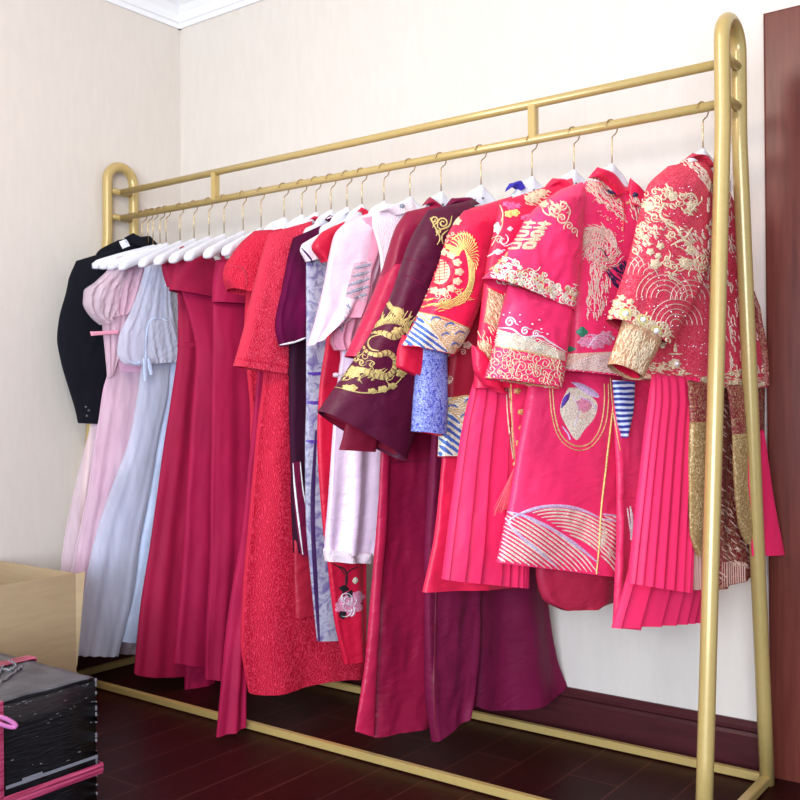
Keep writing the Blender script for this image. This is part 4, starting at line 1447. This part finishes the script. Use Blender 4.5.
cb = [(492, 348), (528, 353), (564, 362), (560, 387), (520, 382), (486, 376)]
g.emb('cuff_scrolls', scrolls(cb, 60, 2.6, 5.4, 2, rng, 9), 't_pale', on=['under_sleeve'], lift=.0026)
g.emb('cuff_lines', [S([(493, 346), (528, 352), (565, 361)], 3), S([(486, 377), (520, 383), (560, 388.5)], 3)], 't_gold', on=['under_sleeve'], lift=.0026)
# phoenix on the body
g1 = [(579, 230), (592, 224), (606, 226), (616, 238), (622, 262), (606, 272), (592, 262), (584, 258), (578, 248)]
g2 = [(592, 262), (606, 266), (612, 285), (606, 300), (598, 318), (588, 316), (586, 300), (588, 280)]
ft = hatch(g1, 150, 10, lambda x, y: math.atan2(-(x - 600), (y - 252)) + .5, 2.4, rng, .5) + hatch(g2, 90, 9, 1.5, 2.4, rng, .5)
for k in range(9):
    ft.append(S(curve([(581 + k * 2.5, 250 + k), (584 + k * 2.6, 236 - k * .4), (594 + k * 2.2, 228 + k * .5), (604 + k * 1.6, 236 + k * 2)]), 2.6))
g.emb('feather_embroidery', ft, 't_rose', on=['body'], lift=.0026, label='dusty gold phoenix feathers')
g.emb('dark_feathers', hatch([(606, 270), (626, 262), (634, 280), (624, 296), (612, 284)], 70, 8, .9, 3.4, rng) + [S(curve([(598, 248), (604, 252), (608, 260)]), 4)], 't_navy', on=['body'], lift=.003)
g.emb('feather_beading', dots(rnd_in(g1, 60, rng) + rnd_in(g2, 40, rng) + rnd_in([(604, 296), (632, 296), (636, 330), (600, 336)], 40, rng), 1.3), 'crystal', on=['body'], lift=.002, stuff=True)
cg = [(584, 186), (594, 176), (606, 184), (620, 200), (626, 222), (612, 212), (596, 200)]
g.emb('neck_embroidery', hatch(cg, 110, 6, .9, 2.6, rng) + hatch([(630, 194), (646, 204), (640, 222), (630, 222)], 40, 5, 1.3, 2.6, rng), 't_rose', on=['body', 'collar', 'collar_'], lift=.003)
g.emb('neck_beading', dots(rnd_in([(584, 186), (600, 182), (622, 204), (624, 250), (606, 222), (592, 204)], 70, rng), 1.4), 't_pale', on=['body', 'collar', 'collar_'], lift=.002, stuff=True)
g.emb('neck_piping', [S(curve([(590, 170), (600, 174), (612, 184), (622, 194)]), 5), S(curve([(622, 196), (624, 210), (623, 232)]), 4)], 't_red', on=['body', 'collar', 'collar_'], lift=.0034)
g.emb('frog_button', [('d', (611, 196), 4), ('d', (618, 200), 4), ('d', (627, 203), 4), ('d', (633, 205), 3.4)], 't_gold', lift=.003)
g.emb('collar_gems', [blob([(606, 189), (612, 190), (616, 194), (609, 193)]), blob([(634, 192), (638, 194), (636, 198), (632, 196)])], 't_navy', lift=.004)
# peony and wave band on the hem of the jacket
g.emb('peony_embroidery', [flower(596, 342, 11, 7, .7), flower(585, 342, 8, 6, .7), flower(606, 338, 9, 6, .9), S(arc(592, 346, 14, 20, 160, .8), 4)], 't_pink', on=['body'], lift=.0026, label='pink peony')
g.emb('peony_lines', [S(arc(594 + k * 3, 346 - k, 5 + k * 2, 20, 160, .8), 2) for k in range(-2, 4)], 't_white', on=['body'], lift=.005)
g.emb('leaf_embroidery', [flower(582, 332, 6, 4, .9), flower(570, 349, 6, 4, .5)], 't_green', on=['body'], lift=.003, label='green leaves')
wbp = [(566, 354), (590, 353), (640, 350), (642, 382), (600, 378), (562, 372)]
g.emb('jacket_wave_band', [('q', ((566, 354), (642, 350), (642, 380), (562, 371)))], 't_rose', on=['body'])
g.emb('jacket_wave_lines', [S(r_, 2.2) for k in range(16) for r_ in clip_line(curve([(556 + k * 4, 376 + k * .8), (574 + k * 4, 364 + k), (600 + k * 5, 355 + k * 1.4), (640 + k * 6, 352 + k * 2)]), wbp)], 't_silver', on=['body'], lift=.003)
# skirt panel
g.emb('panel_piping', [S(curve([(552, 384), (555, 415), (562, 436), (576, 446), (590, 443), (600, 428), (604, 405), (604, 384)]), 3.4), S(curve([(549, 384), (552, 416), (560, 439), (576, 450), (592, 446), (604, 428), (608, 405), (608, 384)]), 2.4)], 't_gold', on=['skirt'], lift=.003)
g.emb('leaf_motif', [blob([(568, 388), (562, 400), (560, 412), (566, 426), (576, 440), (584, 430), (594, 418), (597, 404), (588, 394), (578, 388)])], 't_cream', on=['skirt'], lift=.002, label='cream leaf motif')
g.emb('leaf_blush', [blob([(574, 400), (586, 398), (592, 406), (584, 416), (576, 412)])], 't_pink', on=['skirt'], lift=.0032)
g.emb('leaf_details', [blob([(570, 392), (568, 400), (561, 408), (563, 398)]), ], 't_violet', on=['skirt'], lift=.004)
g.emb('leaf_petals', [blob([(570, 382), (582, 384), (596, 392), (598, 398), (586, 394)]), S(curve([(572, 396), (578, 410), (574, 426)]), 4), S(curve([(578, 396), (590, 402), (596, 410)]), 4), S(curve([(562, 426), (568, 434), (570, 440)]), 4)], 't_lilac', on=['skirt'], lift=.004)
g.emb('leaf_beading', hatch([(572, 402), (590, 402), (590, 416), (578, 420)], 26, 5, .4, 3, rng), 't_rose', on=['skirt'], lift=.004)
g.emb('skirt_cord', [S(curve([(613, 405), (611, 420), (606, 465), (601, 510), (599, 545), (596, 574)]), 3.6)], 't_yellow', on=['skirt'], lift=.004, label='thin yellow cord')
g.emb('side_piping', [S(curve([(610, 378), (613, 410), (620, 450)]), 3)], 't_gold', lift=.003)
hp = [(509, 509), (536, 506), (570, 506), (594, 512), (618, 514), (618, 574), (560, 570), (520, 564), (497, 560)]
hw_ = []
for k in range(24):
    for r_ in clip_line(arc(556, 590, 84 - k * 3.4, 12, 168, 1.0, 40), [(520, 506), (590, 506), (604, 520), (616, 560), (590, 548), (560, 529)]):
        hw_.append(S(r_, 4.3))
for k in range(34):
    for r_ in clip_line(curve([(500 - k * 3.0, 500 + k * 2.5), (540 - k * 3.0, 522 + k * 2.5), (580 - k * 3.0, 552 + k * 2.5), (600 - k * 3.0, 575 + k * 2.5), (640 - k * 3.0, 615 + k * 2.5)]), [(506, 512), (522, 516), (560, 532), (598, 564), (598, 573), (560, 570), (497, 561)]):
        hw_.append(S(r_, 4.3))
for k in range(20):
    for r_ in clip_line(arc(575, 600, 48 + k * 3.4, -5, 85, 1.1, 20), [(598, 516), (618, 514), (618, 576), (600, 573)]):
        hw_.append(S(r_, 4.3))
g.emb('wave_hem', hw_, 't_cream', on=['skirt'], lift=.0024, label='silver gold wave hem')
g.emb('wave_hem_highlights', [S(curve([(508, 512), (524, 516), (550, 528), (575, 544), (597, 562)]), 7), S(arc(556, 590, 84, 60, 125, 1.0, 20), 7), S(curve([(506, 518), (514, 530), (530, 544), (556, 566)]), 6), S([(602, 514), (618, 516)], 4), S([(602, 519), (618, 521)], 4)], 't_lilac', on=['skirt'], lift=.0036)
g.emb('panel_embroidery', [S(curve([(630, 506), (632, 520), (631, 540)]), 8), S(curve([(627, 508), (629, 520), (631, 534)]), 5)], 't_silver', lift=.003)

# 22 beaded red jacket at the near end
fr = Frame(703, A3)
hanger(fr, HL + 'beaded red jacket nearest the right-hand end frame', .1)
fr = Frame(699, -16)
g = Garment('beaded_jacket', 'red jacket heavily beaded with pale gold beside the right-hand end frame', 'jacket', fr, GROUP_D)
g.tube('underskirt', [(648, 500, 715, 500), (632, 560, 716, 560), (612, 628, 706, 621)], 'red_pleat', t=.02, d=-.02, fold=uneven([0, .14, .32, .46, .56, .64, .71, .78, .84, .9, .95, 1.001], .018), nf=140, nv=30, wr=.001)
g.tube('back_skirt', [(700, 380, 765, 380), (702, 460, 764, 460), (704, 540, 762, 540), (706, 592, 758, 574)], 'sparkle_wine', t=.016, d=-.03, nv=40, fold=soft(4, .006))
g.tube('skirt_train', [(742, 430, 764, 430), (748, 500, 774, 500), (752, 556, 785, 555)], 'red_pleat', t=.008, d=.03, nv=24)
g.tube('pleated_skirt', [(652, 374, 700, 378), (645, 430, 697, 432), (636, 510, 694, 515), (628, 583, 691, 593)], 'red_pleat', t=.02, d=.03, fold=accordion(9, .006), nf=120, wr=0, nv=40)
g.tube('fringe', [(690, 545, 708, 545), (691, 570, 707, 570), (693, 590, 703, 588)], 'fringe', t=.008, d=.03, fold=accordion(9, .004), nf=70, wr=0, nv=12)
g.tube('front_strip', [(687, 380, 710, 384), (688, 400, 709, 402), (689, 423, 708, 423)], 'sparkle_wine', t=.01, d=.05, nv=14, nf=20)
g.tube('front_strip_end', [(689, 422, 708, 422), (688, 470, 708, 470), (689, 530, 707, 530), (693, 548, 704, 550), (697, 556, 701, 556)], 'gold_glitter', t=.01, d=.052, nv=40, nf=20, top=1, label='gold sequinned strip end')
g.tube('front_strip', [(726, 385, 745, 385), (729, 410, 745, 410), (731, 436, 746, 436)], 'sparkle_wine', t=.01, d=.03, nv=14, nf=20)
g.tube('front_strip_end', [(731, 434, 747, 434), (733, 480, 748, 480), (738, 525, 753, 530), (745, 543, 752, 545)], 'gold_glitter', t=.01, d=.032, nv=40, nf=20, top=1, label='gold sequinned strip end')
g.tube('body', [(682, 160, 716, 164), (668, 180, 728, 192), (665, 215, 741, 224), (662, 255, 748, 262), (656, 310, 754, 322), (648, 350, 764, 358), (641, 377, 767, 385)], 'sparkle_red', t=.026, d=-.004, nv=60, nf=70, fold=soft(1.5, .006), hem=lambda u, v: -.016 * math.sin(PI * u) * v ** 10)
g.tube('far_sleeve', [(748, 290, 755, 292), (752, 325, 762, 328), (757, 355, 769, 360), (760, 384, 769, 387)], 'sparkle_wine', t=.018, d=.012, nv=26, nf=20)
g.tube('inner_cuff', [(624, 312, 664, 334), (619, 330, 657, 352), (613, 348, 648, 368), (608, 362, 641, 382)], 'gold_brocade', t=.03, d=.06, nv=26, label='gold beaded inner cuff')
g.emb('cuff_strands', hatch([(624, 322), (656, 344), (640, 379), (610, 361)], 150, 8, 1.95, 2.2, rng, .6), 't_pale', on=['inner_cuff'], lift=.002)
g.tube('inner_cuff_lining', [(616, 347, 644, 365), (612, 362, 638, 379)], 'red_plain', t=.016, d=.058, nv=6, top=1)
g.tube('sleeve', [(668, 166, 706, 160), (648, 186, 712, 178), (640, 215, 712, 215), (631, 252, 708, 258), (618, 290, 692, 302), (607, 317, 668, 350)], 'sparkle_red', t=.042, d=.045, nv=60, nf=60)
g.tube('sleeve_lining', [(620, 300, 668, 324), (611, 316, 662, 344)], 'red_deep', t=.034, d=.045, nv=6, top=1)
g.tube('collar', [(684, 160, 692, 153), (692, 158, 706, 156), (704, 166, 716, 168)], 'sparkle_red', t=.018, d=.05, nf=20, nv=12)
g.emb('neck_trim', hatch([(674, 161), (690, 158), (704, 168), (714, 190), (706, 186), (692, 168)], 70, 5, .7, 3, rng) + hatch([(706, 180), (714, 186), (714, 300), (708, 290)], 70, 6, 1.5, 3, rng), 't_rose', lift=.003)
# beaded motifs on sleeve and body
z1 = [(642, 196), (668, 184), (676, 190), (696, 200), (696, 216), (684, 214), (676, 206), (668, 212), (676, 226), (694, 226), (700, 240), (680, 250), (664, 236), (654, 220), (646, 224), (640, 214)]
z2 = [(640, 222), (656, 226), (660, 236), (648, 246), (636, 254), (632, 246)]
z3 = [(646, 240), (662, 240), (668, 256), (660, 274), (648, 268), (642, 254)]
z4 = [(664, 256), (694, 258), (708, 252), (708, 272), (690, 272), (676, 268), (680, 284), (672, 280), (664, 270)]
mt = []
for z, nsc, nh in ((z1, 14, 90), (z2, 5, 26), (z4, 10, 46)):
    mt += scrolls(z, nsc, 2.6, 4.6, 2.8, rng, 7) + hatch(z, nh, 6, .5, 2.8, rng, .9)
for c in ((650, 252), (658, 256), (655, 264), (660, 246), (690, 250), (684, 262), (672, 196), (690, 205), (648, 206)):
    mt += [flower(c[0], c[1], rng.uniform(3.5, 6), 5, .95, rng.random())]
mt += [S(curve([(664, 196), (668, 188), (666, 184), (672, 194), (682, 196)]), 4), S(curve([(664, 204), (660, 214), (666, 222), (676, 228), (684, 238), (692, 228)]), 6), S(curve([(642, 208), (650, 198), (655, 204), (652, 212)]), 5), S(curve([(682, 196), (692, 194), (697, 202), (690, 212)]), 5), S(curve([(670, 246), (684, 240), (694, 250), (698, 262)]), 5)]
g.emb('gold_beadwork', mt, 't_pale', on=['sleeve', 'body'], lift=.003, label='pale gold beaded motifs')
g.emb('dusty_beadwork', hatch(z2 + z3[:1], 30, 5, .8, 2.6, rng) + hatch([(686, 232), (708, 226), (708, 290), (694, 280)], 60, 6, 1.0, 2.6, rng) + hatch([(716, 190), (730, 190), (757, 240), (758, 372), (716, 372)], 190, 8, 1.3, 3, rng, .8), 't_rose', on=['sleeve', 'body'], lift=.0026)
wl = []
for c, r0 in (((628, 268), 26), ((664, 298), 28), ((690, 300), 20), ((650, 275), 22), ((676, 325), 26)):
    for k in range(5):
        for r_ in clip_line(arc(c[0], c[1], r0 - k * 5, 0, 180, 1.0, 18), [(634, 250), (648, 262), (664, 274), (700, 276), (712, 290), (712, 370), (655, 372), (664, 340), (612, 314), (622, 280)]):
            wl.append(S(r_, 1.7))
g.emb('wave_lines', wl, 't_rose', on=['sleeve', 'body'], lift=.002)
g.emb('sequins', dots(rnd_in([(640, 190), (700, 180), (712, 372), (655, 370), (664, 345), (612, 314), (632, 250)], 150, rng) + rnd_in([(728, 200), (752, 240), (764, 370), (728, 372)], 50, rng), 1.3), 'crystal', on=['sleeve', 'body'], lift=.002, stuff=True)
cf = [(609, 306), (618, 300), (640, 312), (664, 326), (676, 332), (668, 349), (640, 334), (608, 318)]
g.emb('cuff_trim', scrolls(cf, 26, 2.4, 4, 3.6, rng, 5) + hatch(cf, 70, 5, .45, 3, rng) + [S([(607, 316), (620, 322), (640, 333), (668, 349)], 7), S(curve([(612, 308), (622, 322), (634, 314), (640, 328), (652, 322), (654, 338), (668, 334)]), 6), flower(622, 298, 4, 5), flower(630, 302, 4, 5), flower(616, 304, 4, 5)], 't_pale', on=['sleeve'], lift=.004, label='beaded gold cuff trim')
for c in ((625, 314), (642, 320), (655, 331)):
    g.emb('crystal_button', [('d', c, 8)], 'crystal', on=['sleeve'], lift=.004)
    g.emb('button_ring', [S(circle_pts(c[0], c[1], 4.6, 16) + [(c[0] + 4.6, c[1])], 5)], 't_yellow', on=['sleeve'], lift=.006)
hm = [(642, 364), (662, 362), (700, 376), (716, 372), (768, 368), (768, 384), (740, 390), (712, 392), (690, 382), (660, 376), (641, 376)]
g.emb('hem_trim', scrolls(hm, 20, 2, 3.6, 3.4, rng, 4) + hatch(hm, 150, 5, .2, 3.4, rng) + [S([(641, 377), (664, 377), (690, 384), (712, 390), (740, 390), (768, 383)], 9), flower(674, 364, 7, 7, .8), S([(676, 352), (675, 344), (674, 352)], 6), S([(668, 354), (682, 354)], 4)], 't_pale', on=['body'], lift=.004, label='beaded hem trim')
g.emb('hem_gem', [('d', (675, 364), 7)], 'crystal', on=['body'], lift=.006)
g.emb('skirt_sequins', hatch([(708, 400), (726, 400), (760, 560), (720, 580), (708, 560)], 120, 8, .7, 3, rng, .6), 't_rose', on=['back_skirt'], lift=.003)
g.emb('skirt_fringe', [S([(722 + k * 2.2, 562), (722.4 + k * 2.2, 588 - k * .5)], 2) for k in range(11)], 'fringe', on=['back_skirt'], lift=.004)

# ------------------------------------------------------------------ boxes at the front left
card = thing('cardboard_box', 'open plain cardboard box on the floor behind the black wrapped box', 'box', (.26, -.76, 0))
cx0, cx1, cy0, cy1, ch = .02, .49, -.56, -1.05, .497
tk = .006
obj('base', box((cx0, cy1, 0.001), (cx1, cy0, .007)), M['card'], card, False)
obj('side', box((cx1 - tk, cy1, .007), (cx1, cy0, ch), .001), M['card'], card, False)
obj('side', box((cx0, cy1, .007), (cx0 + tk, cy0, ch), .001), M['card'], card, False)
obj('end', box((cx0 + tk, cy0 - tk, .007), (cx1 - tk, cy0, ch), .001), M['card'], card, False)
obj('end', box((cx0 + tk, cy1, .007), (cx1 - tk, cy1 + tk, ch), .001), M['card'], card, False)
bm = bmesh.new()
fa = [Vector((cx1 - .001, cy0 - .002, ch - .004)), Vector((cx1 + .016, cy0 + .024, ch + .004)), Vector((cx1 + .001, cy0 + .002, .2)), Vector((cx1 - .003, cy0 - .002, .2))]
vs_ = [bm.verts.new(p) for p in fa] + [bm.verts.new(p + Vector((-.004, .003, 0))) for p in fa]
for q in ((0, 1, 2, 3), (7, 6, 5, 4), (0, 4, 5, 1), (1, 5, 6, 2), (2, 6, 7, 3), (3, 7, 4, 0)):
    bm.faces.new([vs_[k] for k in q])
obj('corner_flap', bm, M['card'], card, False)
obj('tape_crease', box((cx1 + .0002, cy1, .175), (cx1 + .0014, cy0, .181)), M['card'], card, False)

bb = thing('wrapped_box', 'black plastic wrapped box tied with pink straps at the front left', 'box', (.9, -1.3, 0))
bx0, bx1, by0, by1, bh = .66, 1.216, -1.008, -1.62, .38
bm = box((bx0, by1, 0.001), (bx1, by0, bh), .006)
bmesh.ops.subdivide_edges(bm, edges=bm.edges, cuts=6, use_grid_fill=True)
for v in bm.verts:
    v.co += Vector((1, 1, 1)) * .003 * noise.noise(v.co * 14)
    v.co.z = max(.001, v.co.z)
obj('body', bm, M['wrap'], bb)
bm = bmesh.new()
bmesh.ops.create_grid(bm, x_segments=30, y_segments=30, size=.5)
for v in bm.verts:
    v.co.x = (bx0 + bx1) / 2 + v.co.x * (bx1 - bx0 - .012)
    v.co.y = (by0 + by1) / 2 + v.co.y * (by0 - by1 - .012)
    v.co.z = bh + .0035 + .003 * noise.noise(v.co * 16)
bmesh.ops.solidify(bm, geom=bm.faces, thickness=.002)
obj('top_wrap', bm, M['wrap_top'], bb)


def strap_loop(pts, wd, axis, name='strap'):
    """flat band laid round the box through pts; axis is its width direction"""
    bm = bmesh.new()
    ax = Vector(axis)
    k = len(pts)
    pts = [Vector(p) for p in pts]
    rings = []
    for i in range(k):
        nn = (pts[i] - Vector(((bx0 + bx1) / 2, (by0 + by1) / 2, bh / 2)))
        nn = (nn - ax * nn.dot(ax)).normalized()
        rings.append([bm.verts.new(pts[i] + ax * o * wd / 2 + nn * h_) for o, h_ in ((-1, 0), (-1, .002), (-.3, .004), (0, .0025), (.3, .0045), (1, .002), (1, 0))])
    for i in range(k):
        a, b = rings[i], rings[(i + 1) % k]
        for j in range(6):
            bm.faces.new((a[j], a[j + 1], b[j + 1], b[j]))
    return obj(name, bm, M['strap'], bb, False)


e = .007
zz = .165
def seg(a, b, n=8):
    return [tuple(a[c] + (b[c] - a[c]) * i / n for c in range(3)) for i in range(n)]
def rect(c):
    out = []
    for i in range(4):
        out += seg(c[i], c[(i + 1) % 4])
    return out
strap_loop(rect([(bx1 + e, by0 + e, zz), (bx1 + e, by1 - e, zz), (bx0 - e, by1 - e, zz), (bx0 - e, by0 + e, zz)]), .026, (0, 0, 1))
ys = -1.272
strap_loop(rect([(bx1 + e, ys, bh + e), (bx1 + e, ys, .001), (bx0 - e, ys, .001), (bx0 - e, ys, bh + e)]), .03, (0, 1, 0))
xs_ = .93
strap_loop(rect([(xs_, by0 + e, bh + e), (xs_, by1 - e, bh + e), (xs_, by1 - e, .001), (xs_, by0 + e, .001)]), .045, (1, 0, 0))
lp = []
for i in range(19):
    a = R(-150 + i * 300 / 18)
    lp.append((bx1 + .014 + .006 * math.cos(a), ys + .012 + .026 * math.cos(a), bh - .034 - .016 * math.cos(a) + .008 * math.sin(a)))
bm = bmesh.new()
add_tube(bm, lp, .005, 8)
obj('strap_tail', bm, M['strap_loop'], bb)
bm = bmesh.new()
for (y0, y1, z, wdt) in ((-1.25, -1.012, .192, .007), (-1.21, -1.16, .199, .005)):
    add_box(bm, (bx1 + .004, y0, z), (bx1 + .006, y1, z + wdt))
obj('tape_strip', bm, M['tape'], bb, False)
bm = bmesh.new()
rs = random.Random(5)
for k in range(34):
    y = rs.uniform(by0 - .25, by0 - .02)
    z = bh - .006 - abs(rs.gauss(0, .003)) if k < 14 else rs.uniform(.2, .35)
    ln_ = rs.uniform(.002, .009)
    add_box(bm, (bx1 + .003, y, z), (bx1 + .0048, y + ln_, z + rs.uniform(.0005, .0012)))
for k in range(30):
    z = rs.uniform(.1, bh)
    add_box(bm, (bx1 - .001, by0 - .006, z), (bx1 + .003, by0 - .003, z + rs.uniform(.002, .008)))
sf = obj('scuff_marks', bm, M['scuff'], bb, False)
sf['kind'] = 'stuff'
bm = bmesh.new()
for cpts in ([(.95, -1.09), (1.0, -1.13), (1.08, -1.19), (1.15, -1.26)], [(1.0, -1.07), (1.03, -1.11), (1.1, -1.2)], [(.92, -1.06), (.97, -1.07), (1.0, -1.1), (.96, -1.12)]):
    add_tube(bm, [(x, y, bh + .008 + .004 * math.sin(9 * i)) for i, (x, y) in enumerate(curve(cpts, 6))], .0028, 6)
obj('tape_wrinkles', bm, M['tape'], bb)
